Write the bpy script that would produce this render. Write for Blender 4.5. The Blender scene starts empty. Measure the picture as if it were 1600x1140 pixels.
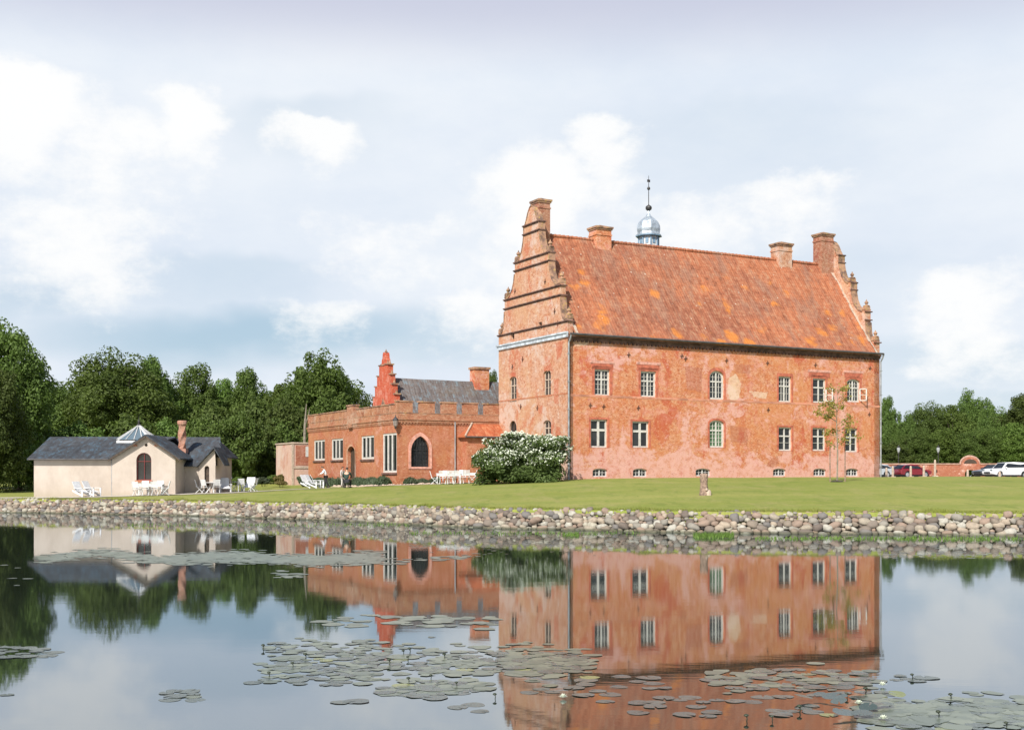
import bpy, math, random
import numpy as np
from mathutils import Vector, Matrix
from mathutils.geometry import tessellate_polygon
from mathutils import noise as mnoise

R = math.radians
C = bpy.context.scene.collection
# ------------------------------------------------------------------ camera
F = 1910.0; H = 2.3; YH = 746.0          # focal length and horizon in photo pixels, eye height over the water
cam_d = bpy.data.cameras.new('camera'); cam = bpy.data.objects.new('camera', cam_d); C.objects.link(cam)
cam_d.sensor_width = 36; cam_d.lens = F / 1600 * 36; cam_d.shift_y = (YH - 570) / 1600
cam_d.clip_start = 0.1; cam_d.clip_end = 3000
cam.location = (0, 0, H); cam.rotation_euler = (R(90), 0, 0)
bpy.context.scene.camera = cam
# ------------------------------------------------------------------ light
SUN_EL = R(41); SUN_H = Vector((-0.38, -0.925)).normalized()
sun_d = bpy.data.lights.new('sun', 'SUN'); sun = bpy.data.objects.new('sun', sun_d); C.objects.link(sun)
sun_d.energy = 5.0; sun_d.angle = R(0.6); sun_d.color = (1.0, 0.95, 0.87)
sdir = Vector((SUN_H.x * math.cos(SUN_EL), SUN_H.y * math.cos(SUN_EL), math.sin(SUN_EL)))
sun.rotation_euler = sdir.to_track_quat('Z', 'Y').to_euler(); sun.location = (-60, -60, 80)
vs = bpy.context.scene.view_settings
vs.view_transform = 'Standard'; vs.look = 'None'; vs.gamma = 1; vs.exposure = 0.36; vs.use_curve_mapping = False

# ------------------------------------------------------------------ node helper
class NT:
    def __init__(s, tree): s.t = tree; s.n = tree.nodes; s.l = tree.links
    def new(s, typ, **kw):
        nd = s.n.new(typ)
        for k, v in kw.items(): setattr(nd, k, v)
        return nd
    def put(s, sock, v):
        if isinstance(v, bpy.types.NodeSocket): s.l.new(v, sock)
        elif v is not None:
            if hasattr(sock.default_value, '__len__') and not hasattr(v, '__len__'): v = (v,) * len(sock.default_value)
            if hasattr(sock.default_value, '__len__') and len(sock.default_value) == 4 and len(v) == 3: v = (*v, 1)
            sock.default_value = v
    def math(s, op, a, b=None, c=None, clamp=False):
        nd = s.new('ShaderNodeMath', operation=op, use_clamp=clamp)
        s.put(nd.inputs[0], a)
        if b is not None: s.put(nd.inputs[1], b)
        if c is not None: s.put(nd.inputs[2], c)
        return nd.outputs[0]
    def mix(s, f, a, b, blend='MIX'):
        nd = s.new('ShaderNodeMix', data_type='RGBA', blend_type=blend)
        s.put(nd.inputs[0], f); s.put(nd.inputs[6], a); s.put(nd.inputs[7], b)
        return nd.outputs[2]
    def noise(s, vec, scale, detail=4, rough=.55, out=0, dist=0):
        nd = s.new('ShaderNodeTexNoise'); s.put(nd.inputs['Vector'], vec)
        nd.inputs['Scale'].default_value = scale; nd.inputs['Detail'].default_value = detail
        nd.inputs['Roughness'].default_value = rough; nd.inputs['Distortion'].default_value = dist
        return nd.outputs[out]
    def voro(s, vec, scale, out='Distance', rnd=1):
        nd = s.new('ShaderNodeTexVoronoi'); s.put(nd.inputs['Vector'], vec)
        nd.inputs['Scale'].default_value = scale; nd.inputs['Randomness'].default_value = rnd
        return nd.outputs[out]
    def rng(s, v, a, b, c=0, d=1, smooth=True):
        nd = s.new('ShaderNodeMapRange', interpolation_type='SMOOTHSTEP' if smooth else 'LINEAR')
        s.put(nd.inputs[0], v)
        for i, x in enumerate((a, b, c, d)): s.put(nd.inputs[i + 1], x)
        return nd.outputs[0]
    def scale(s, vec, sx, sy, sz, rot=(0, 0, 0)):
        nd = s.new('ShaderNodeMapping'); s.put(nd.inputs[0], vec)
        nd.inputs['Scale'].default_value = (sx, sy, sz); nd.inputs['Rotation'].default_value = rot
        return nd.outputs[0]
    def xyz(s, vec):
        nd = s.new('ShaderNodeSeparateXYZ'); s.put(nd.inputs[0], vec); return nd.outputs
    def obj(s): return s.new('ShaderNodeTexCoord').outputs['Object']
    def pos(s): return s.new('ShaderNodeNewGeometry').outputs['Position']
    def island(s): return s.new('ShaderNodeNewGeometry').outputs['Random Per Island']
    def orand(s): return s.new('ShaderNodeObjectInfo').outputs['Random']
    def bump(s, h, strength=.3, dist=.02):
        nd = s.new('ShaderNodeBump'); s.put(nd.inputs['Height'], h)
        nd.inputs['Strength'].default_value = strength; nd.inputs['Distance'].default_value = dist
        return nd.outputs[0]

MATS = {}
def mat(name, build):
    m = bpy.data.materials.new(name); m.use_nodes = True
    nt = NT(m.node_tree); nt.n.clear()
    out = nt.new('ShaderNodeOutputMaterial')
    p = nt.new('ShaderNodeBsdfPrincipled')
    r = build(nt)           # dict of principled inputs or a shader socket
    if isinstance(r, dict):
        for k, v in r.items(): nt.put(p.inputs[k], v)
        nt.l.new(p.outputs[0], out.inputs[0])
    else:
        nt.l.new(r, out.inputs[0])
    MATS[name] = m
    return m

def simple(name, col, rough=.6, var=.25, sc=6, metal=0, spec=.5, bump=0):
    def b(n):
        o = n.obj(); f = n.noise(o, sc, 5)
        lo = tuple(c * (1 - var) for c in col); hi = tuple(min(1, c * (1 + var)) for c in col)
        d = {'Base Color': n.mix(n.rng(f, .3, .7), lo, hi), 'Roughness': rough, 'Metallic': metal, 'Specular IOR Level': spec}
        if bump: d['Normal'] = n.bump(f, bump, .02)
        return d
    return mat(name, b)

# ------------------------------------------------------------------ world: nishita sky behind layered cloud
world = bpy.data.worlds.new('World'); bpy.context.scene.world = world; world.use_nodes = True
n = NT(world.node_tree); n.n.clear()
wo = n.new('ShaderNodeOutputWorld'); bg = n.new('ShaderNodeBackground'); n.l.new(bg.outputs[0], wo.inputs[0])
bg.inputs[1].default_value = 0.1
sky = n.new('ShaderNodeTexSky', sky_type='NISHITA'); sky.sun_disc = False
sky.sun_elevation = SUN_EL; sky.sun_rotation = math.atan2(SUN_H.x, SUN_H.y); sky.air_density = 1.0; sky.dust_density = 1.2
tc = n.new('ShaderNodeTexCoord').outputs['Generated']
sx, sy, sz = n.xyz(tc)
az = n.math('ARCTAN2', sx, sy); el = n.math('ARCSINE', sz)
cmb = n.new('ShaderNodeCombineXYZ'); n.put(cmb.inputs[0], az); n.put(cmb.inputs[1], el)
P = cmb.outputs[0]
def warp(vec, scale, amt, detail=5):
    c = n.noise(vec, scale, detail, .6, out=1)
    vm = n.new('ShaderNodeVectorMath', operation='SUBTRACT'); n.l.new(c, vm.inputs[0]); vm.inputs[1].default_value = (.5, .5, .5)
    v2 = n.new('ShaderNodeVectorMath', operation='SCALE'); n.l.new(vm.outputs[0], v2.inputs[0]); v2.inputs['Scale'].default_value = amt
    v3 = n.new('ShaderNodeVectorMath', operation='ADD'); n.l.new(vec, v3.inputs[0]); n.l.new(v2.outputs[0], v3.inputs[1])
    return v3.outputs[0]
Pw = warp(n.scale(P, 1, 1.6, 1), 13, .065, 7)
Ps = warp(n.scale(P, 1, 1.6, 1), 5, .12, 4)
def blob(vec, px, py, rx, ry, soft=.45, amp=1, asym=True):
    cx, cy = (px - 800) / F, (YH - py) / F * 1.6
    vm = n.new('ShaderNodeVectorMath', operation='SUBTRACT'); n.l.new(vec, vm.inputs[0]); vm.inputs[1].default_value = (cx, cy, 0)
    s = n.new('ShaderNodeVectorMath', operation='MULTIPLY'); n.l.new(vm.outputs[0], s.inputs[0]); s.inputs[1].default_value = (F / rx, F / ry / 1.6, 0)
    if asym:                     # crisp heaped tops, bases that melt into the veil
        q = n.xyz(s.outputs[0]); yy = n.math('ADD', n.math('MULTIPLY', n.math('MAXIMUM', q[1], 0), 1.35), n.math('MULTIPLY', n.math('MINIMUM', q[1], 0), .32))
        cb = n.new('ShaderNodeCombineXYZ'); n.l.new(q[0], cb.inputs[0]); n.l.new(yy, cb.inputs[1]); s = cb
    ln = n.new('ShaderNodeVectorMath', operation='LENGTH'); n.l.new(s.outputs[0], ln.inputs[0])
    return n.rng(ln.outputs['Value'], 1, 1 - soft, 0, amp)
def union(lst):
    r = lst[0]
    for x in lst[1:]: r = n.math('MAXIMUM', r, x)
    return r
white = union([blob(Pw, 60, 190, 230, 85, .9, 1), blob(Pw, 190, 250, 260, 100, 1, .8), blob(Pw, 300, 205, 100, 70, .9, .9), blob(Pw, 500, 218, 125, 36, .95, 1.05),
               blob(Pw, 830, 280, 180, 110, .95, 1), blob(Pw, 950, 225, 100, 60, .9, .95), blob(Pw, 510, 478, 170, 48, .9, .8),
               blob(Pw, 740, 465, 170, 60, .9, .75), blob(Pw, 1240, 310, 190, 50, .95, .75), blob(Pw, 1490, 470, 160, 90, .8, .75),
               blob(Pw, 640, 370, 300, 75, .95, .62), blob(Pw, 1060, 330, 220, 60, .9, .68), blob(Pw, 150, 360, 330, 80, .95, .72), blob(Pw, 1500, 580, 200, 22, .8, .55)])
blue = union([blob(Ps, 420, 535, 540, 66, .9, 1.0, False), blob(Ps, 60, 490, 260, 60, 1, .5, False), blob(Ps, 1450, 560, 260, 45, .9, .45),
              blob(Ps, 350, 440, 260, 40, 1, .4), blob(Ps, 480, 190, 200, 40, 1, .3), blob(Ps, 1250, 430, 330, 60, 1, .2),
              blob(Ps, 1150, 200, 420, 60, 1, .22), blob(Ps, 1530, 640, 280, 40, .9, .5), blob(Ps, 300, 640, 500, 60, 1, .4)])
fluff = n.noise(n.scale(P, 1, 1.5, 1), 26, 9, .66)
fluff2 = n.noise(n.scale(P, 1, 1.7, 1), 7, 6, .6)
wf = n.math('ADD', white, n.math('MULTIPLY', n.math('SUBTRACT', n.math('ADD', fluff, fluff2), 1.0), 1.15))
white = n.rng(wf, .30, .88)
# thin overcast that breaks up away from the photographed part of the sky and overhead
fb = n.noise(n.scale(tc, 2.2, 2.2, 5), 1.6, 8, .6)
veil = n.rng(fb, .3, .72)
high = n.rng(el, .40, .62)
basecol = n.mix(veil, (5.75, 6.35, 7.2), (6.8, 7.15, 7.6))
c1 = n.mix(n.math('MULTIPLY', blue, .85), basecol, n.mix(.25, (3.0, 4.35, 5.5), sky.outputs[0]))
c2 = n.mix(n.math('MULTIPLY', white, .9), c1, (7.9, 7.9, 7.85))
lil = n.rng(el, .31, .375, 0, .85)                              # greyer, slightly violet cloud deck higher up
c3 = n.mix(lil, c2, (4.5, 4.7, 5.8))
cover = n.math('MULTIPLY', n.math('MAXIMUM', high, n.rng(sy, .25, -.2, 0, .8)), n.rng(fb, .68, .5, .45, 1))
c4 = n.mix(cover, c3, sky.outputs[0])
n.l.new(c4, bg.inputs[0])

# ------------------------------------------------------------------ mesh helpers
class MB:
    def __init__(s): s.v = []; s.f = []
    def add(s, vs_, fs):
        b = len(s.v); s.v += [tuple(x) for x in vs_]; s.f += [tuple(i + b for i in f) for f in fs]; return s
    def box(s, x0, x1, y0, y1, z0, z1, M=None):
        vs_ = [(x, y, z) for x in (x0, x1) for y in (y0, y1) for z in (z0, z1)]
        if M: vs_ = [M(*v) for v in vs_]
        return s.add(vs_, [(0, 1, 3, 2), (4, 6, 7, 5), (0, 4, 5, 1), (2, 3, 7, 6), (0, 2, 6, 4), (1, 5, 7, 3)])
    def rbox(s, c, size, rot=(0, 0, 0)):
        from mathutils import Euler
        m = Euler(rot).to_matrix(); hx, hy, hz = [q / 2 for q in size]
        vs_ = [Vector(c) + m @ Vector((x, y, z)) for x in (-hx, hx) for y in (-hy, hy) for z in (-hz, hz)]
        return s.add(vs_, [(0, 1, 3, 2), (4, 6, 7, 5), (0, 4, 5, 1), (2, 3, 7, 6), (0, 2, 6, 4), (1, 5, 7, 3)])
    def tube(s, pts, rad, n_=8, cap=True):
        pts = [Vector(p) for p in pts]
        if not hasattr(rad, '__len__'): rad = [rad] * len(pts)
        rings = []; b = len(s.v)
        up = Vector((0, 0, 1))
        for i, p in enumerate(pts):
            d = (pts[min(i + 1, len(pts) - 1)] - pts[max(i - 1, 0)])
            d = d.normalized() if d.length > 1e-9 else up
            a = d.cross(Vector((1, 0.03, 0)) if abs(d.x) < .9 else Vector((0, 1, 0))).normalized(); c = d.cross(a)
            for k in range(n_):
                t = 2 * math.pi * k / n_
                s.v.append(tuple(p + (a * math.cos(t) + c * math.sin(t)) * rad[i]))
        for i in range(len(pts) - 1):
            for k in range(n_):
                k2 = (k + 1) % n_
                s.f.append((b + i * n_ + k, b + i * n_ + k2, b + (i + 1) * n_ + k2, b + (i + 1) * n_ + k))
        if cap:
            s.f.append(tuple(b + k for k in range(n_))[::-1]); s.f.append(tuple(b + (len(pts) - 1) * n_ + k for k in range(n_)))
        return s
    def lathe(s, c, prof, n_=16, rot=0):
        b = len(s.v)
        for r_, z in prof:
            for k in range(n_):
                t = 2 * math.pi * k / n_ + rot
                s.v.append((c[0] + r_ * math.cos(t), c[1] + r_ * math.sin(t), c[2] + z))
        for i in range(len(prof) - 1):
            for k in range(n_):
                k2 = (k + 1) % n_
                s.f.append((b + i * n_ + k, b + i * n_ + k2, b + (i + 1) * n_ + k2, b + (i + 1) * n_ + k))
        return s
    def prism(s, outline, M, d0, d1):
        """closed outline in a plane, thickened from depth d0 to d1"""
        k = len(outline); tri = tessellate_polygon([[Vector((a, z, 0)) for a, z in outline]])
        vs_ = [M(a, z, d0) for a, z in outline] + [M(a, z, d1) for a, z in outline]
        fs = [t for t in tri] + [tuple(i + k for i in t)[::-1] for t in tri] + [(i, (i + 1) % k, (i + 1) % k + k, i + k) for i in range(k)]
        return s.add(vs_, fs)
    def facade(s, outer, holes, M, reveal=.22, thick=None):
        loops = [outer] + holes; flat = [p for l in loops for p in l]
        tri = tessellate_polygon([[Vector((a, z, 0)) for a, z in l] for l in loops])
        s.add([M(a, z, 0) for a, z in flat], tri)
        for hl in holes:
            k = len(hl); s.add([M(a, z, 0) for a, z in hl] + [M(a, z, reveal) for a, z in hl], [(i, (i + 1) % k, (i + 1) % k + k, i + k) for i in range(k)])
        if thick:
            k = len(outer); s.add([M(a, z, 0) for a, z in outer] + [M(a, z, thick) for a, z in outer], [(i, (i + 1) % k, (i + 1) % k + k, i + k) for i in range(k)])
            s.add([M(a, z, thick) for a, z in flat], [t[::-1] for t in tri])
        return s
    def build(s, name, m, parent=None, smooth=False, fix=True):
        me = bpy.data.meshes.new(name); me.from_pydata(s.v, [], s.f); me.update()
        if fix:
            import bmesh
            bm = bmesh.new(); bm.from_mesh(me); bmesh.ops.recalc_face_normals(bm, faces=bm.faces); bm.to_mesh(me); bm.free()
        if smooth: me.shade_smooth()
        me.materials.append(m if not isinstance(m, str) else MATS[m])
        o = bpy.data.objects.new(name, me); C.objects.link(o); o.parent = parent
        return o

def np_mesh(name, V, Q, m, parent=None, smooth=False):
    me = bpy.data.meshes.new(name); nq, k = Q.shape
    me.vertices.add(len(V)); me.vertices.foreach_set('co', V.astype(np.float32).ravel())
    me.loops.add(nq * k); me.loops.foreach_set('vertex_index', Q.astype(np.int32).ravel())
    me.polygons.add(nq); me.polygons.foreach_set('loop_start', np.arange(0, nq * k, k, dtype=np.int32))
    me.polygons.foreach_set('loop_total', np.full(nq, k, dtype=np.int32)); me.update(calc_edges=True); me.validate()
    if smooth: me.shade_smooth()
    me.materials.append(MATS[m])
    o = bpy.data.objects.new(name, me); C.objects.link(o); o.parent = parent
    return o

def tag(o, label, cat, group=None, kind=None):
    if label: o['label'] = label
    if cat: o['category'] = cat
    if group: o['group'] = group
    if kind: o['kind'] = kind
    return o
def thing(name, label, cat, loc=(0, 0, 0), rz=0, group=None):
    o = bpy.data.objects.new(name, None); C.objects.link(o); o.empty_display_size = .5
    o.location = loc; o.rotation_euler = (0, 0, rz); return tag(o, label, cat, group)
def kids(o): return [c for c in bpy.data.objects if c.parent == o]
def dup(o, loc=None, rz=None, label=None, group=None, scale=None, parent=None):
    c = o.copy(); C.objects.link(c); c.parent = parent
    if loc is not None: c.location = loc
    if rz is not None: c.rotation_euler = (0, 0, rz)
    if scale is not None: c.scale = scale
    if label: c['label'] = label
    if group: c['group'] = group
    for ch in KIDS.setdefault(o.name, kids(o)): dup(ch, parent=c)
    return c
KIDS = {}

def at(px, py, Y): return Vector(((px - 800) / F * Y, Y, H + (YH - py) / F * Y))

# ------------------------------------------------------------------ terrain shape
SH = [(-90, 100), (-60, 92), (-45, 86), (-34.1, 81.4), (-28, 79), (-21.8, 75.5), (-16, 71.8), (-10.6, 66.8), (-4.8, 60.4), (0, 55.3), (5.5, 52.4), (11.9, 50.4), (15.5, 49.5), (20.4, 48.9), (40, 47.5), (90, 46)]
ZB = [(-90, 1.1), (-34, 1.05), (-27, 1.1), (-20, 1.27), (-14, 1.5), (-8, 1.74), (-4, 1.88), (0, 2.08), (4, 2.22), (30, 2.36), (90, 2.3)]
LL = [(-90, 9), (-25, 9), (-12, 22), (0, 36), (90, 42)]
def lerp(tab, x):
    return float(np.interp(x, [t[0] for t in tab], [t[1] for t in tab]))
def wy(x):
    return lerp(SH, x) + .35 * math.sin(x * .55) * (1 if x > -12 else .6)
def sm(t): t = max(0, min(1, t)); return t * t * (3 - 2 * t)
WALLZ = .86
def gz(x, y):
    t = y - wy(x)
    if t < 0: return max(-1.4, -.4 + t * .4)
    L = lerp(LL, x); zb = lerp(ZB, x)
    z = zb - (zb - WALLZ) * (1 - min(1, t / L)) ** 1.35
    z += (2.25 - z) * sm((y - 92) / 34) * sm((t - 12) / 10) * (.55 if x < -3 else 1)
    z += .035 * math.sin(x * .31 + 1) * math.sin(y * .27) * min(1, t / 8) 
    return z
def ground_px(px, py):
    k = (px - 800) / F
    Y = 45
    while Y < 150:
        z = H + (YH - py) / F * Y
        if Y > wy(k * Y) and gz(k * Y, Y) >= z: return Vector((k * Y, Y, gz(k * Y, Y)))
        Y += .1
    return at(px, py, 95)

# ------------------------------------------------------------------ materials
def m_grass(n):
    p = n.pos()
    f = n.noise(n.scale(p, .09, .22, .2), 1, 5); g = n.noise(n.scale(p, 1.1, 1.1, 1), 5, 6, .7); g2 = n.noise(p, .9, 4)
    stripe = n.noise(n.scale(p, .02, .33, .1, (0, 0, .12)), 1, 2)
    c = n.mix(n.rng(f, .3, .7), (.215, .240, .048), (.31, .305, .088))
    c = n.mix(n.rng(stripe, .42, .58, 0, .5), c, (.180, .230, .042))
    c = n.mix(n.rng(g2, .35, .72, 0, .45), c, (.30, .28, .10))
    wn = n.noise(n.scale(p, .35, .10, 1), 1.4, 6, .7); c = n.mix(n.rng(wn, .52, .66, 0, .55), c, (.33, .285, .12)); dk = n.noise(n.scale(p, .6, .16, 1), 1.7, 6, .75); c = n.mix(n.rng(dk, .51, .64, 0, .5), c, (.12, .17, .03))
    c = n.mix(n.rng(g, .25, .8, 0, .55), c, (.11, .150, .024))
    return {'Base Color': c, 'Roughness': .9, 'Specular IOR Level': .15, 'Normal': n.bump(g, .6, .05)}
mat('grass', m_grass)
def m_brick(cols, wash=0.0, washcol=(.62, .40, .34), low=0.0, red=(.42, .09, .045), speck=.5, bscale=1.0, mott=.7):
    def b(n):
        o = n.obj(); x, y, z = n.xyz(o)
        u = n.math('ADD', x, y)
        cc = n.new('ShaderNodeCombineXYZ'); n.put(cc.inputs[0], u); n.put(cc.inputs[1], z)
        br = n.new('ShaderNodeTexBrick'); n.l.new(cc.outputs[0], br.inputs['Vector'])
        br.inputs['Scale'].default_value = 1; br.inputs['Brick Width'].default_value = .27 * bscale; br.inputs['Row Height'].default_value = .09 * bscale
        br.inputs['Mortar Size'].default_value = .012; br.inputs['Mortar Smooth'].default_value = .4
        n.put(br.inputs['Color1'], cols[0]); n.put(br.inputs['Color2'], cols[1]); n.put(br.inputs['Mortar'], cols[2])
        sp = n.noise(n.scale(o, 1, 1, 1.7), 3.6, 5, .85); sp2 = n.noise(n.scale(o, 1, 1, 1.5), 1.1, 7, .8); sp3 = n.noise(n.scale(o, 1, 1, 1.3), 2.0, 4, .7, dist=.5)
        c = n.mix(n.rng(sp, .51, .60, 0, speck * 1.25), br.outputs[0], tuple(q * 1.15 for q in cols[2]))
        c = n.mix(n.rng(sp, .48, .40, 0, speck * 1.3), c, tuple(q * .5 for q in cols[0])); c = n.mix(n.rng(sp3, .56, .66, 0, speck), c, (min(1, cols[2][0] * 1.15), cols[2][1] * 1.3, cols[2][2] * 1.35))
        m1 = n.noise(n.scale(o, 1, 1, 1.2), 1.15, 7, .82); m2 = n.noise(n.scale(o, 1.1, 1, 1.1), 1.6, 7, .85); m3 = n.noise(n.scale(o, .9, 1, 1), .75, 7, .8)
        c = n.mix(n.rng(m1, .42, .60, 0, .75 * mott), c, (cols[0][0] * 1.14, cols[0][1] * 1.35, cols[0][2] * 1.15))
        c = n.mix(n.rng(m2, .50, .60, 0, .62 * mott), c, (cols[2][0] * 1.08, cols[2][1] * 1.12, cols[2][2] * 1.12))
        c = n.mix(n.rng(m3, .50, .60, 0, .6 * mott), c, (washcol[0] * .98, washcol[1] * .82, washcol[2] * .75))
        c = n.mix(n.rng(m2, .44, .36, 0, .5 * mott), c, tuple(q * .62 for q in cols[0]))
        big = n.noise(o, .23, 6, .62, dist=.6); big2 = n.noise(n.scale(o, 1.3, 1.3, .8), .42, 6, .65, dist=.8)
        c = n.mix(n.rng(n.math('ADD', big2, n.math('MULTIPLY', n.math('SUBTRACT', sp2, .5), .5)), .55, .61, 0, .72), c, red); c = n.mix(n.rng(sp, .54, .62, 0, .35), c, (cols[2][0], cols[2][1], cols[2][2]))
        c = n.mix(n.rng(n.math('ADD', big, n.math('MULTIPLY', sp2, .25)), .64, .72, 0, .45), c, (cols[1][0] * 1.1, cols[1][1] * 1.45, cols[1][2] * 1.4))
        lowf = n.rng(z, 3.2, .6, 0, low)
        w = n.math('ADD', n.math('ADD', n.math('MULTIPLY', n.noise(n.scale(o, 1, 1, .9), .33, 7, .68, dist=1.0), 1), n.math('MULTIPLY', lowf, .20)), wash)
        w = n.math('ADD', w, n.math('MULTIPLY', n.math('SUBTRACT', sp2, .5), .75))
        c = n.mix(n.math('MULTIPLY', n.rng(w, .57, .66, 0, .95), n.rng(m2, .40, .52, .35, .9)), c, washcol)
        d1 = n.noise(n.scale(o, 1, 1, 1.5), 4.2, 3, .9); d2 = n.noise(n.scale(o, 1.2, 1.2, 1.6), 2.7, 4, .9, dist=.4)
        c = n.mix(n.rng(d1, .56, .64, 0, .5 * mott), c, (.66, .46, .32)); c = n.mix(n.rng(d2, .43, .35, 0, .55 * mott), c, tuple(q * .6 for q in cols[0])); c = n.mix(n.rng(d2, .58, .66, 0, .35 * mott), c, (.62, .36, .20))
        h = n.math('ADD', n.math('MULTIPLY', br.outputs[1], -.5), sp)
        return {'Base Color': c, 'Roughness': .9, 'Specular IOR Level': .2, 'Normal': n.bump(h, .5, .03)}
    return b
mat('castle_front_brick', m_brick([(.445, .118, .050), (.495, .158, .066), (.58, .33, .20)], wash=.03, low=1.0, red=(.44, .085, .042), washcol=(.64, .37, .32), mott=1.0))
mat('castle_side_brick', m_brick([(.40, .145, .078), (.45, .21, .125), (.53, .37, .27)], wash=.05, low=1.1, red=(.42, .12, .06), washcol=(.52, .395, .33), speck=.6, mott=.8))
mat('chimney_brick', m_brick([(.29, .085, .05), (.33, .13, .08), (.36, .24, .17)], wash=-.06, red=(.26, .07, .045)))
mat('chapel_brick', m_brick([(.35, .10, .048), (.40, .135, .062), (.43, .23, .145)], wash=-.06, low=.25, red=(.38, .105, .055), speck=.4, washcol=(.5, .26, .2)))
mat('parapet_brick', m_brick([(.30, .10, .055), (.36, .14, .075), (.38, .23, .15)], wash=.02, red=(.30, .11, .06), washcol=(.42, .28, .20)))
mat('twist_brick', m_brick([(.34, .14, .10), (.38, .18, .13), (.40, .26, .2)], wash=0, red=(.30, .10, .06)))
mat('red_gable', m_brick([(.42, .065, .032), (.45, .08, .04), (.42, .12, .07)], wash=-.3, speck=.2, red=(.40, .06, .03)))
mat('pink_render', m_brick([(.50, .30, .25), (.52, .32, .26), (.55, .40, .35)], wash=.05, washcol=(.56, .44, .39), speck=.2, red=(.45, .22, .17)))
mat('garden_wall_brick', m_brick([(.30, .075, .045), (.34, .10, .06), (.33, .17, .12)], wash=-.05, red=(.30, .09, .055)))
def m_roof(base, alt, lich, row=.33, tile=.24, lichamt=1.0, specks=True):
    def b(n):
        o = n.obj(); x, y, z = n.xyz(o)
        st = n.noise(n.scale(o, 2.2, .18, .18), 1.3, 5, .7); big = n.noise(o, .16, 5, .6, dist=.6); fine = n.noise(n.scale(o, 1, .6, .6), 2.6, 6, .85)
        c = n.mix(n.rng(big, .38, .62), base, alt)
        c = n.mix(n.rng(st, .42, .7, 0, .5), c, tuple(q * .5 for q in base))
        c = n.mix(n.rng(fine, .50, .62, 0, .6), c, (alt[0] * 1.1, alt[1] * 1.9, alt[2] * 2.4)); gr = n.noise(n.scale(o, .8, .3, .3), .9, 7, .75); c = n.mix(n.rng(gr, .48, .62, 0, .55 if specks else 0), c, (.27, .155, .11))
        c = n.mix(n.rng(fine, .47, .36, 0, .7), c, tuple(q * .42 for q in base))
        vl = n.voro(warp_o(n, o), .55); zz = n.rng(z, 18.5, 10.8, .10, .34)
        patch = n.math('MULTIPLY', n.rng(n.math('SUBTRACT', vl, zz), .10, -.06), n.rng(n.noise(o, .35, 4), .46, .56))
        c = n.mix(n.math('MULTIPLY', patch, lichamt * .8), c, lich)
        if specks:
            v2 = n.voro(o, 1.15); c = n.mix(n.math('MULTIPLY', n.rng(v2, .085, .05), .7), c, (.55, .50, .42))
        wv = n.math('SINE', n.math('MULTIPLY', x, 2 * math.pi / tile))
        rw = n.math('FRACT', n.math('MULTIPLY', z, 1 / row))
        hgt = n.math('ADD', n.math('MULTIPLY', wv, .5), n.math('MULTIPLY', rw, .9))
        # darker joints where each course overlaps the next
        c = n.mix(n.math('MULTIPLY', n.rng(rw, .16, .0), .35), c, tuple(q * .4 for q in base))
        return {'Base Color': c, 'Roughness': .85, 'Specular IOR Level': .2, 'Normal': n.bump(hgt, .38, .03)}
    return b
def warp_o(n, o):
    c = n.noise(o, 1.3, 6, .8, out=1)
    v2 = n.new('ShaderNodeVectorMath', operation='SCALE'); n.l.new(c, v2.inputs[0]); v2.inputs['Scale'].default_value = 1.1
    v3 = n.new('ShaderNodeVectorMath', operation='ADD'); n.l.new(o, v3.inputs[0]); n.l.new(v2.outputs[0], v3.inputs[1]); return v3.outputs[0]
mat('castle_tiles', m_roof((.29, .105, .06), (.40, .14, .068), (.54, .19, .038)))
mat('porch_tiles', m_roof((.37, .10, .045), (.42, .13, .056), (.55, .22, .05), lichamt=.2, specks=False))
mat('grey_tiles', m_roof((.125, .105, .10), (.165, .14, .13), (.2, .15, .08), lichamt=.15, specks=False))
mat('slate', m_roof((.050, .053, .060), (.070, .073, .080), (.09, .09, .09), lichamt=.3, row=.25, tile=.35, specks=False))
simple('lead', (.42, .46, .50), .45, .3, 3, metal=.0, bump=.2)
def m_cop(n):
    o = n.obj(); f = n.noise(o, 1.4, 6, .7); g = n.noise(o, 5, 4)
    c = n.mix(n.rng(f, .38, .6), (.13, .08, .06), (.38, .22, .14)); c = n.mix(n.rng(g, .55, .66, 0, .6), c, (.42, .29, .06))
    return {'Base Color': c, 'Roughness': .95, 'Normal': n.bump(g, .4, .03)}
mat('coping', m_cop)
simple('dark_moulding', (.12, .065, .05), .9, .5, 2.5, bump=.3)
simple('gutter', (.07, .065, .065), .5, .3, 2)
simple('zinc_pipe', (.26, .27, .28), .45, .25, 3)
simple('dome_lead', (.36, .41, .46), .35, .35, 2.5, metal=.35, bump=.15)
simple('blue_paint', (.16, .26, .36), .5, .2, 5)
simple('white_paint', (.52, .52, .51), .5, .10, 6)
simple('cream_paint', (.54, .52, .48), .55, .12, 5)
simple('stone_trim', (.42, .33, .26), .85, .2, 5, bump=.2)
simple('wall_coping', (.40, .25, .19), .9, .3, 3, bump=.3); simple('lamp_grey', (.36, .38, .38), .3, .2, 5); mat('new_brick', m_brick([(.40, .10, .052), (.44, .14, .07), (.46, .25, .17)], wash=-.12, red=(.40, .09, .05), mott=.6)); mat('bare_plaster', m_brick([(.56, .30, .20), (.58, .33, .23), (.62, .42, .32)], wash=.05, red=(.5, .25, .15), washcol=(.66, .48, .38), mott=.7))
simple('rust', (.10, .045, .03), .9, .3, 6); simple('worn_head', (.42, .12, .07), .9, .3, 3, bump=.3); simple('pink_hood', (.54, .28, .22), .9, .3, 3, bump=.3); simple('faded_band', (.50, .22, .14), .9, .3, 1.2, bump=.3)
simple('iron', (.03, .028, .027), .55, .3, 6)
simple('black_metal', (.02, .022, .025), .4, .3, 6)
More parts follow.
